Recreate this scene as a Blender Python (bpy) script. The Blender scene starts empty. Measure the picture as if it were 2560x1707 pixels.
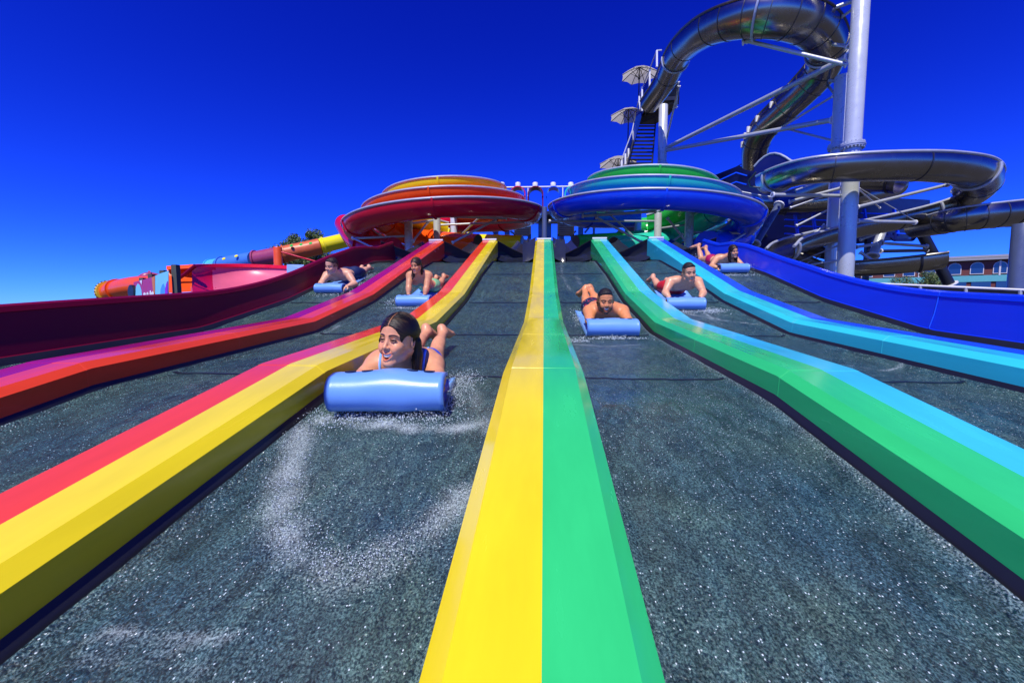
import bpy, math, random
import numpy as np
from mathutils import Vector, Matrix, noise as mnoise
random.seed(7)
rng = np.random.default_rng(7)
scene = bpy.context.scene
COL = scene.collection
R_ = math.radians

# ------------------------------------------------------------------ camera
FPX = 1080.0
PITCH = math.atan(83.5 / FPX)
YAW = R_(4.18)
CAM = Vector((0, 0, 1.7))
cF = Vector((-math.sin(YAW) * math.cos(PITCH), math.cos(YAW) * math.cos(PITCH), -math.sin(PITCH)))
cR = Vector((math.cos(YAW), math.sin(YAW), 0))
cU = cR.cross(cF)
cam_data = bpy.data.cameras.new('camera')
cam = bpy.data.objects.new('camera', cam_data)
COL.objects.link(cam)
cam.matrix_world = Matrix(((cR.x, cU.x, -cF.x, CAM.x), (cR.y, cU.y, -cF.y, CAM.y), (cR.z, cU.z, -cF.z, CAM.z), (0, 0, 0, 1)))
cam_data.sensor_width = 36
cam_data.lens = 36 * FPX / 2560
cam_data.clip_start = 0.02
cam_data.clip_end = 3000
scene.camera = cam


def ray(u, v):
    return cF + cR * ((u - 1280) / FPX) + cU * ((853.5 - v) / FPX)


def at(u, v, d):
    """a spot seen in direction (u, v) at d metres ahead"""
    return CAM + ray(u, v) * d


def on_x(u, v, x):
    r = ray(u, v)
    return CAM + r * ((x - CAM.x) / r.x)


def on_y(u, v, y):
    r = ray(u, v)
    return CAM + r * ((y - CAM.y) / r.y)


# ------------------------------------------------------------------ objects
def props(o, label=None, cat=None, group=None, kind=None):
    for k, v in (('label', label), ('category', cat), ('group', group), ('kind', kind)):
        if v:
            o[k] = v
    return o


def thing(name, label, cat, loc=(0, 0, 0), group=None, rot=None):
    o = bpy.data.objects.new(name, None)
    COL.objects.link(o)
    o.location = loc
    o.empty_display_size = .1
    if rot is not None:
        o.rotation_euler = rot
    return props(o, label, cat, group)


def link_mesh(name, me, mats, parent=None, smooth=True, label=None):
    o = bpy.data.objects.new(name, me)
    COL.objects.link(o)
    for m in (mats if isinstance(mats, (list, tuple)) else [mats]):
        me.materials.append(m)
    if smooth is True:
        me.polygons.foreach_set('use_smooth', [True] * len(me.polygons))
    elif smooth:                                    # auto smooth by angle
        me.polygons.foreach_set('use_smooth', [True] * len(me.polygons))
        try:
            me.set_sharp_from_angle(angle=R_(smooth))
        except Exception:
            pass
    if parent is not None:
        o.parent = parent
        bpy.context.view_layer.update()
        o.matrix_parent_inverse = parent.matrix_world.inverted()
    if label:
        o['label'] = label
    return o


class MB:
    """collects shapes in world space for ONE mesh"""

    def __init__(s):
        s.v, s.f, s.mi = [], [], []

    def add(s, verts, faces, mi=0):
        n = len(s.v)
        s.v += [tuple(p) for p in verts]
        for i, f in enumerate(faces):
            s.f.append([n + k for k in f])
            s.mi.append(mi[i] if isinstance(mi, (list, tuple)) else mi)
        return s

    def box(s, c, size, mi=0, rot=None):
        hx, hy, hz = size[0] / 2, size[1] / 2, size[2] / 2
        pts = [Vector((x, y, z)) for x in (-hx, hx) for y in (-hy, hy) for z in (-hz, hz)]
        if rot is not None:
            pts = [rot @ p for p in pts]
        c = Vector(c)
        return s.add([c + p for p in pts], [(0, 1, 3, 2), (4, 6, 7, 5), (0, 4, 5, 1), (2, 3, 7, 6), (0, 2, 6, 4), (1, 5, 7, 3)], mi)

    def bar(s, a, b, w, h, mi=0):
        """box from a to b, w wide (level) and h high"""
        a, b = Vector(a), Vector(b)
        t = (b - a).normalized()
        sd = t.cross(Vector((0, 0, 1)))
        sd = sd.normalized() if sd.length > 1e-4 else Vector((1, 0, 0))
        up = sd.cross(t)
        pts = []
        for p in (a, b):
            for i, j in ((-1, -1), (1, -1), (1, 1), (-1, 1)):
                pts.append(p + sd * i * w / 2 + up * j * h / 2)
        return s.add(pts, [(3, 2, 1, 0), (4, 5, 6, 7), (0, 1, 5, 4), (1, 2, 6, 5), (2, 3, 7, 6), (3, 0, 4, 7)], mi)

    def tube(s, pts, r, n=12, mi=0, cap=True, closed=False):
        pts = [Vector(p) for p in pts]
        m = len(pts)
        rr = r if isinstance(r, (list, tuple)) else [r] * m
        T = []
        for i in range(m):
            if closed:
                T.append((pts[(i + 1) % m] - pts[i - 1]).normalized())
            else:
                T.append((pts[min(i + 1, m - 1)] - pts[max(i - 1, 0)]).normalized())
        ref = Vector((0, 0, 1)) if abs(T[0].z) < .9 else Vector((1, 0, 0))
        nrm = T[0].cross(ref).normalized()
        vs = []
        for i in range(m):
            nrm = (nrm - T[i] * nrm.dot(T[i])).normalized()
            bn = T[i].cross(nrm)
            for k in range(n):
                a = 2 * math.pi * k / n
                vs.append(pts[i] + (nrm * math.cos(a) + bn * math.sin(a)) * rr[i])
        fs = []
        for i in range(m if closed else m - 1):
            j = (i + 1) % m
            for k in range(n):
                k2 = (k + 1) % n
                fs.append((i * n + k, i * n + k2, j * n + k2, j * n + k))
        if cap and not closed:
            fs.append(tuple(range(n - 1, -1, -1)))
            fs.append(tuple((m - 1) * n + k for k in range(n)))
        return s.add(vs, fs, mi)

    def lathe(s, c, prof, n=24, mi=0, axis=Vector((0, 0, 1))):
        """prof: (r, h) along axis from c"""
        c = Vector(c)
        axis = Vector(axis).normalized()
        ref = Vector((1, 0, 0)) if abs(axis.x) < .9 else Vector((0, 1, 0))
        a1 = axis.cross(ref).normalized()
        a2 = axis.cross(a1)
        vs, fs = [], []
        for r, h in prof:
            for k in range(n):
                t = 2 * math.pi * k / n
                vs.append(c + axis * h + (a1 * math.cos(t) + a2 * math.sin(t)) * r)
        for i in range(len(prof) - 1):
            for k in range(n):
                k2 = (k + 1) % n
                fs.append((i * n + k, i * n + k2, (i + 1) * n + k2, (i + 1) * n + k))
        fs.append(tuple(range(n - 1, -1, -1)))
        fs.append(tuple((len(prof) - 1) * n + k for k in range(n)))
        return s.add(vs, fs, mi)

    def grid(s, rows, mi=0, flip=False):
        """rows: equal-length lists of points"""
        n, m = len(rows), len(rows[0])
        fs = []
        mm = []
        for i in range(n - 1):
            for j in range(m - 1):
                q = (i * m + j, i * m + j + 1, (i + 1) * m + j + 1, (i + 1) * m + j)
                fs.append(q[::-1] if flip else q)
                mm.append(mi(i, j) if callable(mi) else mi)
        return s.add([p for r in rows for p in r], fs, mm)

    def build(s, name, mats, parent=None, smooth=35, label=None):
        me = bpy.data.meshes.new(name)
        me.from_pydata(s.v, [], s.f)
        me.polygons.foreach_set('material_index', s.mi)
        me.update()
        return link_mesh(name, me, mats, parent, smooth, label)


def spline(pts, n):
    """Catmull-Rom through pts (any dimension), n samples per span"""
    P = [np.array(p, float) for p in pts]
    P = [2 * P[0] - P[1]] + P + [2 * P[-1] - P[-2]]
    out = []
    for i in range(1, len(P) - 2):
        for k in range(n):
            t = k / n
            a, b, c, d = P[i - 1:i + 3]
            out.append(.5 * ((2 * b) + (c - a) * t + (2 * a - 5 * b + 4 * c - d) * t * t + (-a + 3 * b - 3 * c + d) * t ** 3))
    out.append(P[-2])
    return out


def interp(pts, x):
    xs = [p[0] for p in pts]
    return float(np.interp(x, xs, [p[1] for p in pts]))


# ------------------------------------------------------------------ materials
def nodes_of(name):
    m = bpy.data.materials.new(name)
    m.use_nodes = True
    nt = m.node_tree
    return m, nt, nt.nodes['Principled BSDF']


def N(nt, t, **kw):
    n = nt.nodes.new(t)
    for k, v in kw.items():
        if k in n.inputs:
            n.inputs[k].default_value = v
        else:
            setattr(n, k, v)
    return n


def L(nt, a, ao, b, bi):
    nt.links.new(a.outputs[ao], b.inputs[bi])


def plain(name, col, rough=.4, metal=0., var=.06, scale=3., bump=0., bscale=60., coat=0., spec=.5, stretch=None, rvar=.08):
    """painted / metal surface with slight wear in tone and gloss"""
    m, nt, b = nodes_of(name)
    b.inputs['Roughness'].default_value = rough
    b.inputs['Metallic'].default_value = metal
    b.inputs['Specular IOR Level'].default_value = spec
    b.inputs['Coat Weight'].default_value = coat
    b.inputs['Coat Roughness'].default_value = .08
    tc = N(nt, 'ShaderNodeTexCoord')
    mp = N(nt, 'ShaderNodeMapping')
    L(nt, tc, 'Object', mp, 'Vector')
    if stretch:
        mp.inputs['Scale'].default_value = stretch
    nz = N(nt, 'ShaderNodeTexNoise', Scale=scale, Detail=5.0, Roughness=.6)
    L(nt, mp, 'Vector', nz, 'Vector')
    mx = N(nt, 'ShaderNodeMix', data_type='RGBA')
    d = [max(0, c * (1 - 2 * var)) for c in col]
    e = [min(1, c * (1 + 2 * var)) for c in col]
    mx.inputs[6].default_value = (*d, 1)
    mx.inputs[7].default_value = (*e, 1)
    L(nt, nz, 'Fac', mx, 0)
    L(nt, mx, 2, b, 'Base Color')
    mr = N(nt, 'ShaderNodeMapRange')
    mr.inputs['From Min'].default_value = .3
    mr.inputs['From Max'].default_value = .7
    mr.inputs['To Min'].default_value = max(.02, rough - rvar)
    mr.inputs['To Max'].default_value = min(1, rough + rvar)
    L(nt, nz, 'Fac', mr, 'Value')
    L(nt, mr, 'Result', b, 'Roughness')
    if bump:
        n2 = N(nt, 'ShaderNodeTexNoise', Scale=bscale, Detail=3.0)
        L(nt, mp, 'Vector', n2, 'Vector')
        bp = N(nt, 'ShaderNodeBump', Strength=bump, Distance=.01)
        L(nt, n2, 'Fac', bp, 'Height')
        L(nt, bp, 'Normal', b, 'Normal')
    return m


def vinyl(name, col, rough=.2):
    """glossy wet lining of the dividers and walls"""
    m = plain(name, col, rough, var=.085, scale=1.6, bump=.07, bscale=2.2, coat=.25, rvar=.10, stretch=(7, .8, 7))
    return m


M = {}
M['yellow'] = vinyl('yellow_vinyl', (.86, .67, .006))
M['mint'] = vinyl('green_vinyl', (.034, .58, .15))
M['coral'] = vinyl('coral_vinyl', (.84, .060, .012))
M['purple'] = vinyl('purple_vinyl', (.38, .004, .10))
M['cyan'] = vinyl('cyan_vinyl', (.05, .56, .74))
M['aqua'] = vinyl('turquoise_vinyl', (.04, .64, .64))
M['azure'] = vinyl('blue_vinyl', (.015, .10, .78))
M['maroon'] = plain('maroon_vinyl', (.17, .002, .020), .38, var=.05, scale=1.6, bump=.02, bscale=5., coat=0., spec=.22)
M['royal'] = vinyl('royal_blue_vinyl', (.004, .04, .70), .35)
M['kick'] = plain('dark_skirting', (.014, .015, .018), .4)
M['joint'] = plain('dark_joint', (.006, .009, .02), .5)
M['chute'] = plain('black_wet_vinyl', (.022, .026, .040), .16, bump=.25, bscale=7., coat=.4)
M['cap'] = plain('white_cap', (.75, .75, .72), .4)
M['steel'] = plain('brushed_steel', (.31, .29, .25), .25, 1.0, var=.07, scale=1.6, rvar=.05, bump=.10, bscale=2.2)
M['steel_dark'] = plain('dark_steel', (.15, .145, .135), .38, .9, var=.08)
M['galv'] = plain('galvanised_steel', (.50, .53, .55), .42, .35, var=.06, scale=5.)
M['pillar'] = plain('pale_grey_paint', (.60, .64, .63), .3, .2, var=.05)
M['navy_pillar'] = plain('slate_blue_paint', (.10, .13, .20), .3, .2)
M['black'] = plain('black_steel', (.012, .014, .02), .4)
M['white'] = plain('white_paint', (.78, .78, .76), .4)
M['f_yellow'] = plain('yellow_fibreglass', (.90, .76, .012), .22, coat=.08, spec=.4)
M['f_orange'] = plain('orange_fibreglass', (.90, .095, .008), .22, coat=.08, spec=.4)
M['f_red'] = plain('red_fibreglass', (.60, .006, .03), .2, coat=.08, spec=.4)
M['f_green'] = plain('green_fibreglass', (.03, .52, .07), .22, coat=.08, spec=.4)
M['f_turq'] = plain('turquoise_fibreglass', (.03, .62, .42), .22, coat=.08, spec=.4)
M['f_blue'] = plain('blue_fibreglass', (.006, .08, .85), .2, coat=.08, spec=.4)
M['f_navy'] = plain('navy_fibreglass', (.003, .007, .085), .4, coat=.1)
M['f_pink'] = plain('pink_fibreglass', (.55, .02, .12), .35)
M['f_cyan'] = plain('pale_cyan_fibreglass', (.10, .55, .75), .3)
M['f_purple'] = plain('mauve_fibreglass', (.35, .05, .12), .35)
# ------------------------------------------------------------------ the racing slide
P = 1.1
KN = [(915, 599.), (796, 291.), (728, 214.5), (599, 124.5)]
KP = [at(1359, v, FPX / s) for v, s in KN]
near = (KP[0].y, KP[0].z)
far_pt = at(1359, 1707, FPX / 1925)
slope0 = (KP[0].z - far_pt.z) / (KP[0].y - far_pt.y)
TOP = [(-1.6, KP[0].z - slope0 * (KP[0].y + 1.6))] + [(p.y, p.z) for p in KP]
YE = KP[-1].y
YK = [p.y for p in KP]
print('profile', [(round(a, 3), round(b, 3)) for a, b in TOP])


def ztop(y):
    return interp(TOP, y)


DROP = [(-2, .14), (YK[0], .14), (YK[1], .145), (YK[2], .14), (YK[2] + 1.3, .16), (YE - 1.0, .25), (YE - .45, .36), (YE, .44)]


def drop(y):
    return interp(DROP, y)


def zfloor(y):
    # softened kinks for the running surface
    h = .10
    return sum(ztop(y + k * h) - drop(y + k * h) for k in (-1, -.5, 0, .5, 1)) / 5 if y < YE - .2 else ztop(y) - drop(y)


def on_floor(u, v):
    r = ray(u, v)
    lo, hi = .3, 12.
    for k in range(2000):
        t = lo + (hi - lo) * k / 2000
        p = CAM + r * t
        if p.z <= zfloor(p.y):
            return p
    return p


slide = thing('racing_slide', 'six-lane mat racing water slide with rainbow coloured dividers and dark wet lanes', 'water slide', (0, 0, 0))

YS = [-1.6, -1.0, -.5, 0, .5, 1.0, 1.4]
ys = sorted(set([round(y, 4) for y in YS] + YK + [YK[2] + .7, YK[2] + 1.3, YE - 1.8, YE - 1.4, YE - 1.0, YE - .7, YE - .45, YE - .2] + list(np.arange(2.2, YE - .2, .4))))
ys = [y for y in ys if y <= YE]


def divider(i, ca, cb, label):
    x0 = i * P
    rows = []
    for y in ys:
        zt, d = ztop(y), drop(y)
        k = (d - .035) - .03
        half = [(0, 0), (.13, 0), (.168, .03), (.172, d - .03), (.176, d + .012)] if i == 0 else [(0, 0), (.13, 0), (.165, .03), (.169, d - .035), (.196, d + .012)]
        r = [Vector((x0 - x, y, zt - dz)) for x, dz in reversed(half)] + [Vector((x0 + x, y, zt - dz)) for x, dz in half[1:]]
        rows.append(r)
    b = MB()
    b.grid(rows, lambda a, j: 2 if j in (0, 7) else (0 if j < 4 else 1), flip=True)
    n = len(rows[0])
    b.add(rows[-1], [tuple(range(n))], 2)
    b.add(rows[0], [tuple(range(n))[::-1]], 2)
    o = b.build('divider', [ca, cb, M['kick']], slide, smooth=8, label=label)
    c = MB()
    c.box((x0, YE - .01, ztop(YE) + .012), (.285, .05, .03))
    c.build('end_cap', M['cap'], o, smooth=False)
    # lap seams across the divider where two panels meet
    for ysm in (.15, YK[0] - .02, 2.75, YK[1] - .02, YK[2] - .02, YK[2] + 1.6):
        q = MB()
        rr = []
        for e_, up_ in ((-.006, -.002), (-.004, .0007), (.004, .0007), (.006, -.002)):
            y = ysm + e_
            zt, d = ztop(y), drop(y)
            hf = [(0, -up_), (.13, -up_), (.165 + up_, .03 - up_ * .7), ((.172 if i == 0 else .169) + up_, d - .036)]
            rr.append([Vector((x0 - x, y, zt - dz)) for x, dz in reversed(hf)] + [Vector((x0 + x, y, zt - dz)) for x, dz in hf[1:]])
        q.grid(rr, lambda a, j: 0 if j < 3 else 1)
        q.build('lap_seam', [ca, cb], o, smooth=20)
    return o


divider(-2, M['purple'], M['coral'], 'divider half purple and half red')
divider(-1, M['coral'], M['yellow'], 'divider half coral red and half yellow')
divider(0, M['yellow'], M['mint'], 'divider half yellow and half mint green')
divider(1, M['mint'], M['cyan'], 'divider half green and half sky blue')
divider(2, M['aqua'], M['azure'], 'divider half turquoise and half blue')

# ---- running water on the lanes
def water_material():
    m, nt, b = nodes_of('wet_lane')
    b.inputs['Specular IOR Level'].default_value = .6
    g = N(nt, 'ShaderNodeNewGeometry')
    mp = N(nt, 'ShaderNodeMapping')
    L(nt, g, 'Position', mp, 'Vector')
    mp.inputs['Scale'].default_value = (1, .75, .75)
    # texture of the thin running sheet: fine grains over soft drifts
    vo = N(nt, 'ShaderNodeTexVoronoi', Scale=235.0, feature='SMOOTH_F1')
    vg = N(nt, 'ShaderNodeTexVoronoi', Scale=200.0, feature='F1')
    nz = N(nt, 'ShaderNodeTexNoise', Scale=225.0, Detail=3.0, Roughness=.75)
    nb = N(nt, 'ShaderNodeTexNoise', Scale=2.3, Detail=5.0, Roughness=.6, Distortion=.4)
    for t in (vo, nz, nb, vg):
        L(nt, mp, 'Vector', t, 'Vector')
    at_ = N(nt, 'ShaderNodeAttribute', attribute_name='foam')
    # base tone
    r1 = N(nt, 'ShaderNodeValToRGB')
    r1.color_ramp.elements[0].position = .42
    r1.color_ramp.elements[0].color = (.008, .024, .030, 1)
    r1.color_ramp.elements[1].position = .64
    r1.color_ramp.elements[1].color = (.115, .20, .17, 1)
    L(nt, nz, 'Fac', r1, 'Fac')
    r2 = N(nt, 'ShaderNodeValToRGB')
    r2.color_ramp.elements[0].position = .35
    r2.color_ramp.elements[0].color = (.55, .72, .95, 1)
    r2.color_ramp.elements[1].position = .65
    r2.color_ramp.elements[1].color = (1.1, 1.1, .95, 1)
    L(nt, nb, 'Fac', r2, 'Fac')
    mul = N(nt, 'ShaderNodeMix', data_type='RGBA', blend_type='MULTIPLY')
    mul.inputs[0].default_value = 1
    L(nt, r1, 'Color', mul, 6)
    L(nt, r2, 'Color', mul, 7)
    # foam: attribute times bubbly breakup
    br = N(nt, 'ShaderNodeMath', operation='MULTIPLY_ADD')
    L(nt, nz, 'Fac', br, 0)
    br.inputs[1].default_value = 2.6
    br.inputs[2].default_value = -1.55
    ad = N(nt, 'ShaderNodeMath', operation='ADD')
    L(nt, br, 0, ad, 0)
    L(nt, at_, 'Fac', ad, 1)
    fm = N(nt, 'ShaderNodeMath', operation='MULTIPLY', use_clamp=True)
    L(nt, ad, 0, fm, 0)
    L(nt, at_, 'Fac', fm, 1)
    # glints painted into the colour: pale dots on a few of the grains
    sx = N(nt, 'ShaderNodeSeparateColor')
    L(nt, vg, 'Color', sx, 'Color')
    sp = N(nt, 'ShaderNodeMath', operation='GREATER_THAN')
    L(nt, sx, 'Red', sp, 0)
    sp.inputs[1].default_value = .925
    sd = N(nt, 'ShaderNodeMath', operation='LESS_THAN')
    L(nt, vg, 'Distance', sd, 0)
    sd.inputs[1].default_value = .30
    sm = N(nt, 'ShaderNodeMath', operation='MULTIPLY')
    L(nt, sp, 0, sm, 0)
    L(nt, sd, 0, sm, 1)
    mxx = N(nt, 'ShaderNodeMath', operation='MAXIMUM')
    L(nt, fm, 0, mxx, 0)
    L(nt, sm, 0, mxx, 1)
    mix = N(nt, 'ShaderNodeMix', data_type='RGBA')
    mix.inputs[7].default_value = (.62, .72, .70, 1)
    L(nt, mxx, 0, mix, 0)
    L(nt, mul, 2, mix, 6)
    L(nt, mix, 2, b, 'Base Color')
    rr = N(nt, 'ShaderNodeMapRange')
    rr.inputs['To Min'].default_value = .10
    rr.inputs['To Max'].default_value = .5
    L(nt, fm, 0, rr, 'Value')
    L(nt, rr, 'Result', b, 'Roughness')
    hs = N(nt, 'ShaderNodeMath', operation='ADD')
    L(nt, nz, 'Fac', hs, 0)
    L(nt, vo, 'Distance', hs, 1)
    # running ripples, drawn out down the lane
    m2 = N(nt, 'ShaderNodeMapping')
    L(nt, g, 'Position', m2, 'Vector')
    m2.inputs['Scale'].default_value = (1, .35, .35)
    rp = N(nt, 'ShaderNodeTexNoise', Scale=20.0, Detail=4.0, Roughness=.6, Distortion=1.2)
    L(nt, m2, 'Vector', rp, 'Vector')
    b2 = N(nt, 'ShaderNodeBump', Strength=.55, Distance=.03)
    L(nt, rp, 'Fac', b2, 'Height')
    bp = N(nt, 'ShaderNodeBump', Strength=.65, Distance=.007)
    L(nt, hs, 0, bp, 'Height')
    L(nt, b2, 'Normal', bp, 'Normal')
    L(nt, bp, 'Normal', b, 'Normal')
    # light drifts of the ripples in the tone
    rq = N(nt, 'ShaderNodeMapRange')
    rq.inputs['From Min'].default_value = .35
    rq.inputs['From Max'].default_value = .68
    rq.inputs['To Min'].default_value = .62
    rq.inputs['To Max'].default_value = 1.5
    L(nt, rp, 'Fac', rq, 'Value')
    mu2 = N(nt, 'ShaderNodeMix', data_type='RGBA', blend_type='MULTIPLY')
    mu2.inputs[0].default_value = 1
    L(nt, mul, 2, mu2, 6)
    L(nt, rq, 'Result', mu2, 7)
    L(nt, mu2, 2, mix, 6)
    return m


M['water'] = water_material()


def seg_d(x, y, pts):
    """distance from (x, y) to a polyline"""
    best = 9.
    for (ax, ay), (bx, by) in zip(pts, pts[1:]):
        dx, dy = bx - ax, by - ay
        t = max(0, min(1, ((x - ax) * dx + (y - ay) * dy) / (dx * dx + dy * dy + 1e-9)))
        best = min(best, math.hypot(x - ax - t * dx, y - ay - t * dy))
    return best


def fl(u, v):
    p = on_floor(u, v)
    return (p.x, p.y)


# foam trails seen on the lanes: (polyline, half width, strength)
FOAM = [
    ([fl(760, 1080), fl(715, 1180), fl(700, 1290), fl(740, 1370), fl(870, 1425), fl(980, 1390), fl(1090, 1310), fl(1175, 1230)], .08, .85),
    ([fl(860, 1090), fl(800, 1200), fl(790, 1300), fl(880, 1360)], .14, .30),
    ([fl(810, 1050), fl(930, 1062), fl(1080, 1075), fl(1200, 1060)], .055, 1.0),
    ([fl(1170, 960), fl(1195, 1010), fl(1220, 1080)], .045, .75),
    ([fl(215, 1600), fl(420, 1590), fl(560, 1620)], .02, .75),
    ([fl(170, 1660), fl(350, 1640), fl(520, 1680)], .016, .5),
    ([fl(1440, 860), fl(1500, 866), fl(1590, 862)], .05, .7),
    ([fl(1470, 770), fl(1455, 720), fl(1440, 690)], .05, .6),
    ([fl(1400, 650), fl(1405, 690), fl(1425, 725)], .03, .7),
    ([fl(1760, 785), fl(1800, 800), fl(1850, 806), fl(1900, 812)], .035, 1.0),
    ([fl(1690, 780), fl(1740, 788), fl(1790, 800)], .05, .7),
    ([fl(2110, 912), fl(2200, 925), fl(2250, 922), fl(2262, 908), fl(2240, 895)], .02, .95),
    ([fl(480, 960), fl(505, 985), fl(540, 990)], .03, .7),
    ([fl(900, 800), fl(850, 815), fl(790, 840)], .035, .6),
    ([fl(860, 740), fl(905, 720), fl(940, 700)], .03, .55),
    ([fl(1840, 690), fl(1880, 700), fl(1930, 712)], .035, .5),
    ([fl(1170, 770), fl(1230, 775), fl(1300, 770)], .05, .35),
    ([fl(1130, 860), fl(1200, 870), fl(1270, 860)], .05, .35),
    ([fl(1010, 770), fl(960, 790), fl(900, 805)], .03, .5),
    ([fl(2520, 1060), fl(2400, 1040), fl(2300, 1020)], .03, .3),
]
JOINT_Y = [on_floor(1359 - 40, v).y for v in (686, 757, 838, 945)]
FX = .202


def lane(i):
    x0, x1 = i * P + (.176 if i == 0 else FX), (i + 1) * P - (.176 if i == -1 else FX)
    nx = 26 if i in (-1, 0) else 18
    yv = []
    y = -1.6
    while y < YE - .25:
        yv.append(y)
        y += .028 if y < 2.6 else (.045 if y < 4.5 else .07)
    yv.append(YE - .25)
    rows, foam = [], []
    near_f = [f for f in FOAM if any(x0 - .3 < p[0] < x1 + .3 for p in f[0])]
    for y in yv:
        z = zfloor(y)
        r = []
        for k in range(nx + 1):
            x = x0 + (x1 - x0) * k / nx
            e = min(k, nx - k) / nx
            dz = .0035 * mnoise.noise(Vector((x * 7, y * 4, 1))) + .002 * mnoise.noise(Vector((x * 17, y * 9, 4)))
            dz += .018 * max(0, 1 - e / .07) ** 2          # curled edge against the divider
            r.append(Vector((x, y, z + dz)))
            f = 0
            for pl, w, st in near_f:
                d = seg_d(x + .02 * mnoise.noise(Vector((x * 9, y * 9, 7))), y + .03 * mnoise.noise(Vector((x * 8, y * 8, 2))), pl)
                f = max(f, st * math.exp(-(d / w) ** 2) * (.75 + .5 * mnoise.noise(Vector((x * 11, y * 7, 5)))))
            f = max(f, .28 * max(0, mnoise.noise(Vector((x * 3.1, y * 1.6, i * 3.3))) + .1))
            if i == 0:
                f = max(f, .5 * max(0, 1 - abs(e) / .05)) if k > nx / 2 else f
            f = max(f, .35 * max(0, 1 - abs(e - .02) / .06))
            foam.append(min(1, f))
        rows.append(r)
    b = MB()
    b.grid(rows)
    for jy in JOINT_Y:
        xs = [x0 + .015 + (x1 - x0 - .03) * k / 24 for k in range(25)]
        w = .012 if jy < 3 else .018
        rr = []
        for s in (-1, 1):
            r = []
            for x in xs:
                y = jy + s * w + .004 * mnoise.noise(Vector((x * 6, jy, 0)))
                e = min(x - x0, x1 - x) / (x1 - x0)
                r.append(Vector((x, y, zfloor(y) + .0035 * mnoise.noise(Vector((x * 7, y * 4, 1))) + .002 * mnoise.noise(Vector((x * 17, y * 9, 4))) + .018 * max(0, 1 - e / .07) ** 2 + .003)))
            rr.append(r)
        b.grid(rr, 1)
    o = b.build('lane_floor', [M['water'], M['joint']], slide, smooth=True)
    at_ = o.data.attributes.new('foam', 'FLOAT', 'POINT')
    vals = np.zeros(len(o.data.vertices), np.float32)
    vals[:len(foam)] = foam
    at_.data.foreach_set('value', vals)
    return o


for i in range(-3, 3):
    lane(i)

# ---- the two outer walls
def side_wall(sgn, pts, m, label):
    X = sgn * 3.2
    prof = []
    for u, v in pts:
        p = on_x(u, v, X)
        prof.append((p.y, p.z))
    prof.sort()
    s0 = (prof[1][1] - prof[0][1]) / (prof[1][0] - prof[0][0])
    prof = [(-1.6, prof[0][1] - .10 * (prof[0][0] + 1.6))] + prof
    yy = sorted(set(list(np.arange(-1.6, YE, .16)) + [p[0] for p in prof[-5:]]))
    yy = [y for y in yy if y <= prof[-1][0]]
    rows = []
    for y in yy:
        zt = interp(prof, y) if y > prof[-5][0] else sum(interp(prof, y + q) for q in (-.3, -.15, 0, .15, .3)) / 5
        zb = ztop(y) - drop(y)
        cs = [(3.084, zb - .012), (3.11, zb + .06), (3.118, zb + .065), (3.145, (zt + zb) / 2), (3.168, zt - .05), (3.16, zt - .045), (3.172, zt - .012), (3.2, zt), (3.235, zt - .012), (3.25, zt - .06), (3.25, zb - .2)]
        rows.append([Vector((sgn * x, y, z)) for x, z in cs])
    b = MB()
    b.grid(rows, lambda a, j: 1 if j == 0 else 0, flip=sgn < 0)
    w = b.build('side_wall', [m, M['kick']], slide, smooth=40, label=label)
    if sgn > 0:                                     # welded seams of the blue wall
        s = MB()
        yj = on_x(2332, 785, 3.13).y
        zt, zb = interp(prof, yj), ztop(yj) - drop(yj)
        s.tube([(3.108, yj, zb + .07), (3.14, yj, (zt + zb) / 2), (3.163, yj, zt - .05), (3.17, yj, zt - .01), (3.2, yj, zt + .003)], .004, 6)
        s.build('weld_seam', M['azure'], w)
    return prof


LP = side_wall(-1, [(980, 603), (941, 617), (910, 615), (882, 617), (814, 641), (717, 684), (620, 712), (523, 728), (362, 737), (200, 747), (0, 760)], M['maroon'], 'tall maroon outer wall')
RP = side_wall(1, [(1761, 597), (1799, 608), (1829, 604), (1870, 610), (1908, 622), (1940, 636), (2028, 662), (2125, 693), (2223, 712), (2337, 727), (2560, 736)], M['royal'], 'tall royal blue outer wall')


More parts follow.
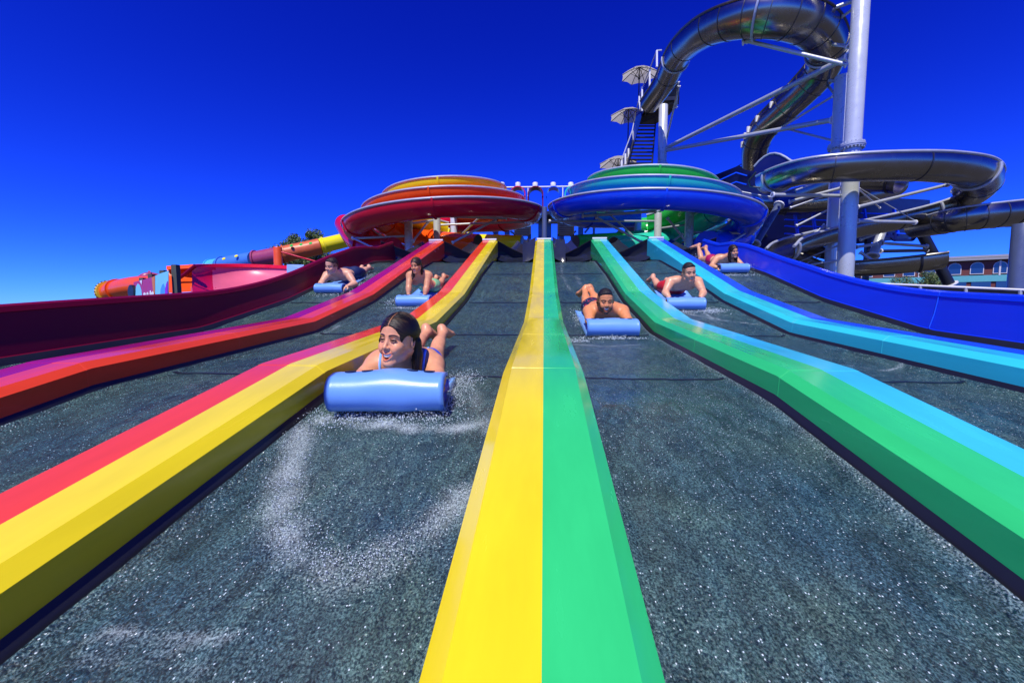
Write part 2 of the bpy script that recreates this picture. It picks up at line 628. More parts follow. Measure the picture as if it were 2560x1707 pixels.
# ---- the black flared chute outlets above the lanes
def chute(i):
    """quarter bowl: high along the outer divider, falling towards the middle of the slide"""
    out = -1 if i < 0 else 1
    xo = (i if i < 0 else i + 1) * P - out * (.135 if abs((i if i < 0 else i + 1)) < 3 else -.06)
    xi = ((i + 1) if i < 0 else i) * P + out * .17
    ye, zt = YE, ztop(YE) - .005
    zf = zfloor(YE - .3)
    rows = []
    n = 14
    for k in range(n + 1):
        t = k / n
        # rim curve
        rx = xo + (xi - xo) * t ** .95
        ry = ye + .02 + .75 * t ** .8
        rz = zt - .28 * t ** 1.1 - .05 * math.sin(math.pi * t)
        # foot curve on the lane
        fx = xo - out * .05 + (xi - xo + out * .05) * (t ** .8)
        fy = ye - .30 + .34 * math.sin(math.pi * min(1, t * 1.1)) * .9 + .25 * t
        fz = zf - .01 + .02 * t
        r = []
        for j in range(10):
            s = j / 9
            q = s ** 1.7
            x = rx + (fx - rx) * s + out * .06 * math.sin(math.pi * s)
            y = ry + (fy - ry) * q + .14 * math.sin(math.pi * s) * (1 - .5 * t)
            z = rz + (fz - rz) * (1 - (1 - s) ** 1.7)
            x += .012 * mnoise.noise(Vector((x * 5, y * 5, z * 5)))
            y += .02 * mnoise.noise(Vector((x * 6, z * 6, i)))
            r.append(Vector((x, y, z)))
        rows.append(r)
    b = MB()
    b.grid(rows, flip=out < 0)
    o = b.build('chute_outlet', M['chute'], slide, smooth=True)
    rim = MB()
    rim.tube([r[0] for r in rows], .012, 8)
    rim.build('rim', M['kick'], o)
    # tall inner sheet beside the middle divider
    if i in (-1, 0):
        b = MB()
        rr = []
        for k in range(9):
            t = k / 8
            x = xi + out * (.0 + .25 * t)
            zt2 = zt + .10 - .02 * math.sin(3 * t) - .04 * t
            rr.append([Vector((x + .02 * out * math.sin(4 * s) * (1 - s), ye - .20 + .45 * (1 - s) ** 1.5 + .10 * math.sin(math.pi * t) * (1 - s) + .015 * mnoise.noise(Vector((x * 9, s * 3, i))), zf + (zt2 - zf) * (1 - s))) for s in (0, .12, .25, .4, .55, .7, .85, 1)])
        rr2 = [[p + Vector((0, .02, 0)) for p in r] for r in rr]
        b.grid(rr, flip=out > 0)
        b.grid(rr2, flip=out < 0)
        b.build('inner_sheet', M['chute'], slide, smooth=True)
        q = MB()
        for t, w_ in ((.62, .018), (1.0, .03)):
            x = xi + out * .27 * t
            q.tube([(x, ye + .30, zt + .07), (x + out * .01, ye + .22, zf + .25), (x, ye + .05, zf + .02)], w_, 8)
            break
        q.build('sheet_edge', M['kick'], slide)
    b = MB()
    rr = []
    for k in range(7):
        t = k / 6
        y = ye - .3 + 1.9 * t
        z0 = zf - .005 + .62 * t ** 1.4
        w = 1 - .45 * t
        xc = xi + (xo - xi) * (.5 - .2 * t)
        rr.append([Vector((xc + (xo - xi) * .5 * w * s, y, z0 + .10 * abs(s) ** 3)) for s in (-1, -.7, -.35, 0, .35, .7, 1)])
    b.grid(rr, flip=(xo < xi))
    b.build('feed_trough', M['chute'], slide, smooth=True)


for i in range(-3, 3):
    chute(i)
# under-slide trestle
b = MB()
for y in (.2, 3.2, 6.0, YE - .2):
    zz = ztop(y) - drop(y) - .14
    b.bar((-3.25, y, zz), (3.25, y, zz), .12, .16)
    for x in (-2.9, -1, 1, 2.9):
        b.bar((x, y, zz - .08), (x, y, 0), .12, .12)
b.build('trestle', M['galv'], slide, smooth=False)
b = MB()                                            # underside shell closing the slide body
rows = []
for y in ys:
    z = ztop(y) - drop(y)
    rows.append([Vector((-3.25, y, z - .21)), Vector((-3.2, y, z - .06)), Vector((3.2, y, z - .06)), Vector((3.25, y, z - .21))])
b.grid(rows, flip=True)
b.build('underside', M['kick'], slide, smooth=40)
# ------------------------------------------------------------------ flumes
def sweep(path, r, a0, a1, thick=.025, na=14, roll=None):
    """open (or closed) trough along 3D path; angles in degrees measured in the cross plane, 0 = outward (right of travel), -90 = down"""
    pts = [Vector(p[:3]) for p in path]
    m = len(pts)
    rows = []
    frames = []
    rr = r if isinstance(r, (list, tuple)) else [r] * m
    for i in range(m):
        t = (pts[min(i + 1, m - 1)] - pts[max(i - 1, 0)]).normalized()
        sd = t.cross(Vector((0, 0, 1)))
        if sd.length < .05:
            sd = frames[-1][1] if frames else Vector((1, 0, 0))
        sd.normalize()
        up = sd.cross(t).normalized()
        ro = (roll[i] if isinstance(roll, (list, tuple)) else (roll or 0))
        if ro:
            c, s = math.cos(R_(ro)), math.sin(R_(ro))
            sd, up = sd * c + up * s, up * c - sd * s
        frames.append((t, sd, up))

        def cp(a, q):
            return pts[i] + (sd * math.cos(a) + up * math.sin(a)) * q
        outer = [cp(R_(a0 + (a1 - a0) * k / na), rr[i]) for k in range(na + 1)]
        inner = [cp(R_(a0 + (a1 - a0) * k / na), rr[i] - thick) for k in range(na, -1, -1)]
        rows.append(outer + inner + [outer[0]])
    return rows, frames, pts, rr


def flume(root, path, r, mat, a0=-200, a1=20, name='trough', thick=.03, rail=None, rail_r=.03, flanges=(), fl_mat=None, na=14, roll=None, fl_w=.05, fl_h=.03):
    rows, frames, pts, rr = sweep(path, r, a0, a1, thick, na, roll)
    b = MB()
    b.grid(rows)
    b.add(rows[0][:-1], [tuple(range(len(rows[0]) - 1))])
    b.add(rows[-1][:-1], [tuple(range(len(rows[0]) - 1))[::-1]])
    o = b.build(name, mat, root, smooth=40)
    if rail:
        for k in (0, na):
            q = MB()
            q.tube([row[k] for row in rows], rail_r, 8)
            q.build('rim_rail', rail, root)
    for fi in flanges:
        i = min(len(pts) - 2, max(1, int(fi * (len(pts) - 1))))
        t, sd, up = frames[i]
        q = MB()
        rw = []
        for e in (-fl_w / 2, fl_w / 2):
            for hh in (fl_h, -.006):
                rw.append([pts[i] + t * e + (sd * math.cos(R_(a0 + (a1 - a0) * k / na)) + up * math.sin(R_(a0 + (a1 - a0) * k / na))) * (rr[i] + hh) for k in range(na + 1)])
        rw = [rw[1], rw[0], rw[2], rw[3], rw[1]]
        q.grid(rw)
        q.build('joint_flange', fl_mat or mat, root, smooth=30)
    return o


def helix(cx, cy, R, keys, n=90):
    """keys: (angle in degrees, z of trough centre); angle -90 faces the camera"""
    a0, a1 = keys[0][0], keys[-1][0]
    out = []
    for k in range(n + 1):
        a = a0 + (a1 - a0) * k / n
        xs = [q[0] for q in keys]
        z = float(np.interp(a, xs, [q[1] for q in keys])) if a1 > a0 else float(np.interp(-a, [-x for x in xs], [q[1] for q in keys]))
        out.append(Vector((cx + R * math.cos(R_(a)), cy + R * math.sin(R_(a)), z)))
    return out


def smooth_keys(keys, n=8):
    return [tuple(p) for p in spline(keys, n)]


CZ = CAM.z
SCY = 12.45
TR = .37
# Each bowl flume: turns fall from the slide's middle over the front to the outer side
for sg, cx, specs in ((-1, -2.82, [('f_yellow', 1.36, (3.42, 3.22, 3.02), 'yellow', .0), ('f_orange', 1.90, (3.08, 2.83, 2.62), 'orange', .0), ('f_red', 2.42, (2.78, 2.44, 2.16), 'deep red', .0)]),
                      (1, 2.93, [('f_green', 1.34, (3.60, 3.38, 3.16), 'green', .0), ('f_turq', 1.88, (3.30, 2.98, 2.75), 'turquoise', .0), ('f_blue', 2.44, (2.86, 2.54, 2.27), 'cobalt blue', .0)])):
    for mk, R, (zi, zf_, zo), cname, _ in specs:
        lab = {'yellow': 'topmost yellow spiral slide flume above the orange one', 'orange': 'orange spiral slide flume between the yellow and red ones',
               'deep red': 'widest dark red spiral slide flume lowest of the left bowl', 'green': 'topmost green spiral slide flume above the turquoise one',
               'turquoise': 'turquoise spiral slide flume between the green and blue ones', 'cobalt blue': 'widest cobalt blue spiral slide flume lowest of the right bowl'}[cname]
        root = thing('spiral_flume', lab, 'slide flume', (cx, SCY, zf_), 'spiral flumes above the racing lanes')
        dz = .02
        if sg < 0:
            keys = [(95, zi + CZ + .22), (40, zi + CZ + .10), (0, zi + CZ), (-90, zf_ + CZ), (-180, zo + CZ), (-235, zo + CZ - .30), (-262, zo + CZ - .42)]
        else:
            keys = [(85, zi + CZ + .22), (140, zi + CZ + .10), (180, zi + CZ), (270, zf_ + CZ), (360, zo + CZ), (415, zo + CZ - .30), (442, zo + CZ - .42)]
        keys = smooth_keys(keys, 6)
        keys = [(a, z - .02) for a, z in keys]
        path = helix(cx, SCY, R, keys, 96)
        big = R > 2.3
        fl = (.13, .32, .50, .68, .86) if big else ((.30, .52, .8) if R > 1.7 else (.28, .5, .75))
        # outer wall is banked a little higher than the inner one
        if sg < 0:
            flume(root, path, TR, M[mk], -190 + 10, 14 + 10 if False else 8, 'trough', .03, M['galv'], .028, fl, None, 14, 0, .045, .03)
        else:
            flume(root, path, TR, M[mk], -188, 0, 'trough', .03, M['galv'], .028, fl, None, 14, 0, .045, .03)


def closed_tube(root, path, r, mat, flanges=(), name='tube', fl_mat=None, n=20):
    b = MB()
    b.tube(path, r, n, cap=True)
    o = b.build(name, mat, root, smooth=40)
    pts = [Vector(p) for p in path]
    for f in flanges:
        i = min(len(pts) - 2, max(1, int(f * (len(pts) - 1))))
        t = (pts[i + 1] - pts[i - 1]).normalized()
        q = MB()
        q.lathe(pts[i], [(r - .01, -.035), (r + .05, -.035), (r + .05, .035), (r - .01, .035)], n, axis=t)
        q.build('joint_flange', fl_mat or mat, root, smooth=30)
    return o


def tube_end(root, p, t, r, n=20):
    """capped tube end with a black disc for its shaded inside"""
    q = MB()
    q.lathe(p, [(r * .93, -.01), (r * .93, .012)], n, axis=t)
    q.build('mouth_shade_disc', M['black'], root, smooth=False)  # black disc paints the shade inside; the tube itself is capped


def dpath(pts, n=6):
    """pts (u, v, depth) -> smooth 3D path"""
    P3 = [at(*p) for p in pts]
    return [Vector(p) for p in spline([tuple(p) for p in P3], n)]


# ---- tubes that pass under the two bowls
def tube_slide(label, mk, pts, r, flanges, group='tube slides under the spiral bowls', mouth=True):
    path = dpath(pts)
    root = thing('tube_slide', label, 'tube slide', path[0], group)
    closed_tube(root, path, r, M[mk], flanges)
    if mouth:
        t = (path[-1] - path[-2]).normalized()
        tube_end(root, path[-1], t, r)
    return root


tube_slide('orange closed tube under the red spiral ending in a dark mouth', 'f_orange', [(905, 556, 15.4), (955, 572, 14.6), (1020, 590, 13.6), (1100, 602, 12.6), (1195, 610, 12.0)], .27, (.35, .72))
tube_slide('yellow closed tube passing high under the orange spiral', 'f_yellow', [(960, 540, 16.6), (1010, 556, 16.2), (1080, 568, 15.8), (1160, 582, 15.6)], .33, (.3, .7))
tube_slide('yellow open flume end leading into the chutes left of centre', 'f_yellow', [(1095, 596, 13.8), (1160, 601, 13.2), (1250, 604, 12.8), (1305, 606, 12.6)], .2, (.4,))
tube_slide('red tube curling below the red spiral rim', 'f_red', [(1010, 575, 13.4), (1100, 560, 14.6), (1150, 545, 15.2), (1200, 530, 15.8)], .26, (.5,), mouth=False)
tube_slide('turquoise closed tube under the blue spiral ending in a dark mouth', 'f_turq', [(1790, 556, 15.0), (1730, 580, 14.2), (1660, 602, 13.4), (1590, 613, 12.8), (1535, 620, 12.4)], .33, (.3, .62))
tube_slide('green closed tube passing under the turquoise spiral', 'f_green', [(1790, 535, 16.4), (1730, 548, 16.2), (1660, 562, 15.8), (1575, 572, 15.4)], .34, (.35, .75))
tube_slide('green open flume end leading into the chutes right of centre', 'f_green', [(1610, 590, 14.2), (1560, 596, 13.8), (1500, 600, 13.4), (1440, 604, 13.0)], .2, (.4,))
tube_slide('dark blue tube curling down below the blue spiral', 'f_blue', [(1880, 520, 14.2), (1868, 570, 13.0), (1825, 605, 12.0), (1768, 612, 11.2)], .36, (.5,), mouth=False)
tube_slide('dark red tube curling down at the outer side of the red spiral', 'f_red', [(862, 560, 13.6), (890, 600, 12.6), (930, 622, 12.0), (985, 622, 11.4)], .30, (.5,), mouth=False)


# ---- columns with bracing beams
def column(label, u, vt, vb, d, r, mk='pillar', braces=(), flange=None, group=None, name='support_column', to_ground=True, lower=None):
    a, bt = at(u, vt, d), at(u, vb, d)
    x, y = bt.x, bt.y
    zt = on_y(u, vt, y).z
    root = thing(name, label, 'column', (x, y, 0), group)
    q = MB()
    q.lathe((x, y, 0), [(r * .98, 0), (r, .01), (r, zt - .012), (r * .96, zt)], 28)
    q.build('shaft', M[mk], root, smooth=40)
    q = MB()
    q.lathe((x, y, 0), [(r * 1.7, 0), (r * 1.7, .04)], 24)
    q.build('base_plate', M['galv'], root, smooth=30)
    for fv in (flange or ()):
        z = on_y(u, fv, y).z
        q = MB()
        q.lathe((x, y, z), [(r, -.05), (r * 1.38, -.05), (r * 1.38, -.012), (r * 1.44, -.012), (r * 1.44, .012), (r * 1.38, .012), (r * 1.38, .05), (r, .05)], 28)
        for k in range(20):
            t = 2 * math.pi * k / 20
            q.lathe((x + r * 1.25 * math.cos(t), y + r * 1.25 * math.sin(t), z - .09), [(.022, 0), (.022, .18)], 6)
        q.build('bolted_flange', M['galv'], root, smooth=30)
    for p, s, br in braces:
        a3, b3 = at(*p), at(*s)
        beam(root, a3, b3, br)
    return root


def beam(root, a, b, r, mk='galv', plates=True):
    q = MB()
    q.tube([a, b], r, 12)
    t = (b - a).normalized()
    o = q.build('brace', M[mk], root, smooth=40)
    if plates:
        for p, s in ((a, 1), (b, -1)):
            q = MB()
            q.lathe(p + t * s * .02, [(r * 1.5, -.02), (r * 1.5, .02)], 12, axis=t)
            q.build('end_plate', M['white'], o, smooth=30)
    return o


G1 = 'columns carrying the left spiral bowl'
G2 = 'columns carrying the right spiral bowl'
column('slate blue column nearest the dark red spiral left end', 1022, 543, 612, 11.6, .108, 'pillar', [((1022, 590, 11.6), (880, 596, 11.2), .032), ((1022, 560, 11.6), (1090, 550, 12.4), .03), ((880, 594, 11.2), (930, 618, 11.0), .025), ((1032, 604, 11.5), (1070, 555, 12.2), .03)], group=G1)
column('middle grey column under the red spiral with shaded top', 1093, 540, 600, 12.3, .10, 'pillar', [((1040, 538, 11.2), (1268, 545, 11.2), .04), ((1093, 563, 12.3), (1345, 553, 12.0), .03), ((1130, 607, 11.2), (1240, 549, 11.6), .03)], group=G1)
column('sunlit white column standing behind the yellow tube', 1135, 533, 592, 14.2, .115, 'pillar', [((1085, 600, 12.3), (1150, 588, 14.0), .02), ((1150, 590, 13.2), (1215, 528, 12.0), .028), ((930, 562, 13.0), (1100, 580, 13.6), .03)], group=G1)
column('dark blue column between the two spiral bowls', 1361, 518, 594, 10.6, .06, 'navy_pillar', group=G1)
column('white column under the left part of the blue spiral', 1594, 527, 583, 14.2, .115, 'pillar', [((1372, 553, 12.0), (1640, 553, 12.4), .03), ((1455, 540, 11.2), (1640, 528, 11.2), .04), ((1490, 543, 11.2), (1605, 606, 11.6), .032), ((1515, 527, 12.2), (1600, 606, 12.6), .026)], group=G2)
column('half shaded column under the middle of the blue spiral', 1644, 533, 592, 12.3, .10, 'pillar', [((1644, 572, 12.3), (1815, 548, 13.4), .03), ((1668, 545, 11.4), (1715, 603, 11.6), .03), ((1675, 608, 11.0), (1706, 586, 11.6), .025)], group=G2)
column('slate column nearest the blue spiral right end', 1722, 531, 600, 11.6, .112, 'pillar', [((1722, 580, 11.6), (1885, 584, 11.4), .032), ((1830, 604, 11.0), (1875, 575, 11.4), .03)], group=G2)
for u, a_, b_ in ((1470, 1508, 1448), (1246, 1210, 1268)):
    pass

# ---- starting platform with arches, seen between the bowls
PD = 19.0
root = thing('start_platform', 'high start platform with white railing and round lamps between the bowls', 'platform', at(1361, 470, PD))
b = MB()
a_, c_ = at(1180, 560, PD), at(1545, 560, PD)
dk = (at(1361, 545, PD)).z
b.bar(Vector((a_.x, a_.y, dk)), Vector((c_.x, c_.y, dk)), 2.0, .14)
b.build('deck', M['black'], root, smooth=False)
b = MB()
p0, p1 = at(1250, 469, PD), at(1475, 466, PD)
b.tube([p0, p1], .035, 8)
b.build('top_rail', M['white'], root)
for u in (1320, 1407):
    b = MB()
    b.bar(at(u, 467, PD), Vector((at(u, 467, PD).x, at(u, 467, PD).y, dk)), .04, .04)
    b.build('rail_post', M['white'], root, smooth=False)
for u in (1255, 1295, 1338, 1383, 1427, 1471):
    p = at(u, 465, PD)
    b = MB()
    b.lathe(p, [(.07, -.10), (.11, -.06), (.12, .10), (.10, .14), (.03, .15)], 14)
    b.build('lamp', M['white'], root)
for u in (1240, 1268, 1300, 1322, 1352, 1372, 1404, 1430, 1452, 1485):
    b = MB()
    p = at(u, 545, PD + .3)
    b.bar(Vector((p.x, p.y, dk)), Vector((p.x, p.y, 0)), .10 if u % 4 else .22, .10 if u % 4 else .22)
    b.build('support_leg', M['navy_pillar'], root, smooth=False)
for (ua, va, ub, vb) in ((1205, 548, 1235, 582), (1490, 548, 1462, 582), (1276, 578, 1292, 590), (1440, 578, 1425, 590)):
    b = MB()
    b.bar(at(ua, va, PD), at(ub, vb, PD), .08, .08)
    b.build('support_brace', M['navy_pillar'], root, smooth=False)
for u, mk, lab in ((1295, 'f_red', 'bright red start arch over its lane on the platform'), (1339, 'maroon', 'dark red start arch just left of centre on the platform'), (1383, 'f_blue', 'blue start arch just right of centre on the platform'), (1430, 'f_turq', 'teal start arch beside the blue one on the platform')):
    root = thing('start_arch', lab, 'arch', at(u, 510, PD - .5), 'arches over the start lanes')
    b = MB()
    c = at(u, 489, PD - .5)
    rw = []
    for y in (-.28, .28):
        for r in (.29, .33):
            rw.append([c + Vector((r * math.cos(R_(a)), y, r * math.sin(R_(a)))) for a in range(-20, 201, 10)])
    b.grid([rw[0], rw[1], rw[3], rw[2], rw[0]])
    for s in (-1, 1):
        b.bar(c + Vector((s * .31, 0, -.09)), c + Vector((s * .31, 0, -.9)), .05, .5)
    b.build('arch_shell', M[mk], root, smooth=30)
    b = MB()
    b.box(c + Vector((0, 0, .38)), (.12, .2, .12))
    b.build('lamp_bracket', M['white'], root, smooth=False)

# ---- open stairs under the platform
for s, u0, u1, lab in ((-1, 1287, 1326, 'dark open-tread stairs left of the centre column'), (1, 1395, 1434, 'dark open-tread stairs right of the centre column')):
    root = thing('access_stairs', lab, 'stairs', at((u0 + u1) / 2, 585, 17), 'open stairs below the start platform')
    for k in range(7):
        v = 560 + 4.6 * k
        d = 18 - .22 * k
        a, c = at(u0, v, d), at(u1, v, d)
        b = MB()
        b.bar(a, c, .28, .045)
        b.build('tread', M['black'], root, smooth=False)
    for u in (u0, u1):
        b = MB()
        b.bar(at(u, 556, 18.2), at(u, 592, 16.5), .05, .2)
        b.build('stringer', M['black'], root, smooth=False)
# ------------------------------------------------------------------ the stainless steel slides on the right
# upper bowl run: (u, v, depth, radius in metres)
UP = [(1622, 262, 19.6), (1662, 206, 18.2), (1700, 130, 16.2), (1765, 72, 14.2), (1850, 42, 13.0), (1945, 36, 12.5), (2030, 62, 12.7), (2068, 118, 13.4), (2056, 172, 14.1), (2010, 225, 14.8), (1958, 275, 15.5), (1912, 320, 16.2), (1890, 362, 16.8), (1886, 410, 17.4)]
RAD = [.42, .46, .50, .56, .60, .62, .60, .56, .54, .52, .50, .49, .48, .46]
path = [Vector(p) for p in spline([tuple(at(*p)) for p in UP], 8)]
radp = [float(p[0]) for p in spline([(r, 0) for r in RAD], 8)]
root = thing('steel_bowl_slide', 'stainless steel half-pipe slide looping high against the sky', 'slide flume', path[40])
flume(root, path, radp, M['steel'], -215, 30, 'trough', .03, M['steel_dark'], .045, (.10, .18, .25, .29, .33, .37, .41, .45, .49, .53, .57, .62, .68, .76, .84, .92), M['steel_dark'], 20, -12, .03, .012)
for t in (.14, .35, .555):
    i = int(t * (len(path) - 1))
    tt = (path[i + 1] - path[i - 1]).normalized()
    q = MB()
    sd = tt.cross(Vector((0, 0, 1))).normalized()
    up = sd.cross(tt)
    arc = [path[i] + (sd * math.cos(R_(a)) + up * math.sin(R_(a))) * (radp[i] + .03) for a in range(-205, 20, 9)]
    q.tube(arc, .035, 8)
    q.build('support_hoop', M['galv'], root)
for t in (.70, .76, .82, .87, .90, .94):
    i = int(t * (len(path) - 1))
    q = MB()
    q.box(path[i] + Vector((-.50, 0, .1)), (.10, .08, .22))
    q.build('rim_bracket', M['white'], root, smooth=False)

# coil below: falls in front, curls at the right end, back behind the pillars, curls left and out
CO = [(1925, 450, 13.6), (1958, 436, 12.4), (2020, 420, 11.5), (2110, 412, 11.0), (2230, 408, 10.8), (2345, 410, 10.9), (2430, 424, 11.4), (2452, 455, 12.3), (2410, 492, 13.1), (2340, 520, 13.4), (2240, 545, 13.5), (2140, 566, 13.4), (2040, 590, 13.0), (1975, 610, 12.4), (1950, 630, 11.9)]
CR = [.42, .42, .42, .42, .43, .44, .45, .45, .42, .40, .38, .37, .36, .36, .36]
pathc = [Vector(p) for p in spline([tuple(at(*p)) for p in CO], 8)]
radc = [float(p[0]) for p in spline([(r, 0) for r in CR], 8)]
root = thing('steel_coil_slide', 'stainless steel coil flume curling round the two tall columns', 'slide flume', pathc[30])
flume(root, pathc, radc, M['steel'], -200, 20, 'trough', .03, M['galv'], .04, (.2, .33, .5, .62, .72, .82), M['steel_dark'], 18, 0, .03, .012)
for t in (.06, .44, .66, .97):
    i = int(t * (len(pathc) - 1))
    tt = (pathc[i + 1] - pathc[i - 1]).normalized()
    sd = tt.cross(Vector((0, 0, 1))).normalized()
    up = sd.cross(tt)
    q = MB()
    arc = [pathc[i] + (sd * math.cos(R_(a)) + up * math.sin(R_(a))) * (radc[i] + .03) for a in range(-195, 16, 9)]
    q.tube(arc, .04, 8)
    q.build('support_hoop', M['galv'], root)
q = MB()                                             # raised guard screen at the start of the coil
rw = []
for k in range(9):
    u = 1885 + 105 * k / 8
    hgt = 40 * math.sin(math.pi * min(1, (k + 1.5) / 9))
    v = 437 - 32 * k / 8
    rw.append([at(u, v, 12.9 - .12 * k), at(u, v - hgt, 12.9 - .12 * k)])
q.grid(rw)
q.build('guard_screen', M['f_navy'], root, smooth=True)
q = MB()
q.tube([r[1] for r in rw], .03, 8)
q.build('screen_rail', M['galv'], root)
q = MB()
q.tube([at(1890, 430, 12.6), at(1872, 452, 12.8), at(1876, 466, 12.9), at(1900, 470, 12.7)], .025, 8)
q.build('rail_loop', M['steel_dark'], root)
q = MB()
q.tube([at(2452, 385, 11.3), at(2485, 398, 11.3), at(2500, 425, 11.4), at(2488, 450, 11.6), at(2468, 462, 11.8)], .025, 8)
q.build('rail_loop', M['galv'], root)

q = MB()
lc = []
for u, v in ((2470, 441), (2468, 440), (2460, 447), (2453, 455), (2450, 459), (2454, 460), (2458, 456)):
    lc.append(at(u, v, 11.35))
q.tube(lc, .009, 6)
la = [at(u, v, 11.35) for u, v in ((2467, 449), (2462, 452), (2459, 458), (2463, 457), (2468, 448), (2464, 458), (2468, 456))]
q.tube(la, .008, 6)
q.build('white_lettering', M['white'], root)
q = MB()
q.bar(at(2474, 446, 11.45), at(2494, 444, 11.45), .08, .09)
q.build('rail_bracket', M['white'], root, smooth=False)

# back turn of the coil, seen below the front rim
BK = [(1830, 492, 17.2), (1920, 508, 16.8), (2010, 508, 16.4), (2100, 498, 16.2), (2180, 484, 16.4), (2240, 462, 16.8)]
pb = dpath(BK)
root = thing('steel_feed_slide', 'straight dull steel flume crossing behind the columns', 'slide flume', pb[10])
flume(root, pb, .42, M['steel'], -200, 20, 'trough', .03, M['galv'], .03, (.3, .6), M['steel_dark'], 14)
BK = [(1960, 490, 15.0), (2040, 462, 15.4), (2130, 448, 15.6), (2210, 447, 15.4), (2255, 452, 15.0)]
pb = dpath(BK)
root = thing('steel_upper_turn', 'dull bronze steel half turn behind the front of the coil', 'slide flume', pb[10])
flume(root, pb, .45, M['steel'], -190, 10, 'trough', .03, M['galv'], .03, (.5, .9), M['steel_dark'], 14)

# lower exit run
EX = [(2000, 640, 14.2), (2060, 662, 13.8), (2130, 662, 13.2), (2230, 655, 12.6), (2320, 645, 12.2), (2352, 640, 12.1)]
pe = dpath(EX)
root = thing('steel_exit_slide', 'open steel trough low beside the blue outer wall', 'slide flume', pe[10])
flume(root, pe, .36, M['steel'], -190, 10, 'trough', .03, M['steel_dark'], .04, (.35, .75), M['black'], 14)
EX = [(1860, 655, 15.2), (1960, 640, 14.6), (2010, 618, 14.3), (2060, 625, 14.0), (2110, 640, 13.6)]
pe = dpath(EX)
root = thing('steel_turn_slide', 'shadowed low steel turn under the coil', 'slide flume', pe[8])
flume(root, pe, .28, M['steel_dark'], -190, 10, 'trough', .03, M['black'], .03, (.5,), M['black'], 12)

# big ribbed tube entering from the right edge
TB = [(2700, 525, 12.6), (2620, 525, 12.4), (2540, 528, 12.3), (2460, 536, 12.3), (2390, 546, 12.6), (2345, 556, 13.1), (2290, 566, 13.9)]
pt = dpath(TB)
root = thing('steel_tube_slide', 'wide ribbed steel tube coming in from the right edge', 'slide flume', pt[12])
flume(root, pt, [.46 - .10 * k / (len(pt) - 1) for k in range(len(pt))], M['steel'], -215, 35, 'trough', .03, M['galv'], .03, [.12 + .085 * k for k in range(9)], M['steel_dark'], 18, 0, .025, .01)
# run-out trough behind the blue wall
root = thing('steel_runout', 'long dark steel gutter with bright rails behind the blue wall', 'gutter', on_y(2350, 715, 8.6))
a, c = at(2165, 708, 10.2), at(2720, 732, 7.6)
for nm, off, rr_, mk in (('rim_rail', 0, .025, 'white'), ('rim_rail', .5, .025, 'galv')):
    q = MB()
    q.tube([a + Vector((0, off, 0)), c + Vector((0, off, 0))], rr_, 8)
    q.build(nm, M[mk], root)
q = MB()
rw = []
for p in (a, a.lerp(c, .33), a.lerp(c, .66), c):
    rw.append([p + Vector((0, .25 - .25 * math.cos(R_(t)), -.28 * math.sin(R_(t)))) for t in range(0, 181, 20)])
q.grid(rw)
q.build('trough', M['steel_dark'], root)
for t in (.12, .5, .88):
    q = MB()
    pq = a.lerp(c, t) + Vector((0, .25, -.27))
    q.lathe((pq.x, pq.y, 0), [(.14, 0), (.14, .03), (.055, .04), (.055, pq.z)], 14)
    q.build('support_leg', M['galv'], root, smooth=30)
for t in (.3, .52, .75):
    q = MB()
    q.bar(a.lerp(c, t) + Vector((0, -.02, 0)), a.lerp(c, t) + Vector((0, -.02, -.30)), .05, .03)
    q.build('rib', M['galv'], root, smooth=False)

# ---- tall columns
G3 = 'tall columns of the steel slides'
TD = 12.05
column('tallest grey column in front running out of the top', 2112.5, -330, 684, TD, .205, 'pillar',
       [((1855, 108, 13.2), (2132, 3, TD), .055), ((1868, 103, 13.2), (2118, 163, TD), .055), ((2012, 110, 13.4), (2134, 22, TD), .04), ((2034, 105, 13.6), (2122, 117, TD), .045), ((1662, 372, 20.2), (2122, 142, TD + .1), .085),
        ((1930, 487, 11.9), (2105, 490, TD), .05), ((1972, 505, 12.9), (2104, 470, TD), .045), ((2144, 660, TD), (2142, 660, TD), .01), ((2142, 518, TD), (2370, 462, 12.2), .045), ((2142, 553, TD), (2288, 556, 12.6), .05),
        ((2148, 470, TD), (2288, 552, 12.6), .012), ((2100, 612, TD), (1985, 660, 13.4), .02)], flange=(366,), group=G3)
column('shorter grey column standing behind the tallest one', 2079, 192, 676, 13.4, .20, 'pillar',
       [((1662, 377, 20.2), (2082, 300, 13.4), .08), ((2042, 193, 14.6), (2096, 207, 13.4), .04), ((2060, 202, 14.6), (2096, 247, 13.4), .04), ((1955, 318, 15.6), (2084, 240, 13.4), .035), ((1970, 323, 15.6), (2083, 352, 13.4), .035), ((2080, 520, 13.4), (1990, 565, 13.4), .03)], flange=(368,), group=G3)
column('slim column carrying the steel stair landing', 1649, 264, 640, 20.6, .20, 'pillar', [((1660, 375, 20.5), (1698, 215, 18.3), .045), ((1690, 270, 19.0), (1696, 205, 18.3), .045)], flange=(414,), group=G3)
column('dark square-looking column at the right edge with pale foot', 2540, 560, 740, 11.4, .19, 'navy_pillar', group=G3)
root = thing('leaning_strut', 'pale leaning tubular strut under the coil', 'strut', at(2190, 660, 14.6), 'leaning struts under the steel slides')
beam(root, at(2212, 560, 14.6), at(2182, 640, 14.4), .13, 'galv')
beam(root, at(2205, 608, 14.4), at(2318, 616, 14.4), .05, 'galv')
beam(root, at(2140, 618, 14.2), at(2192, 610, 14.4), .05, 'galv')
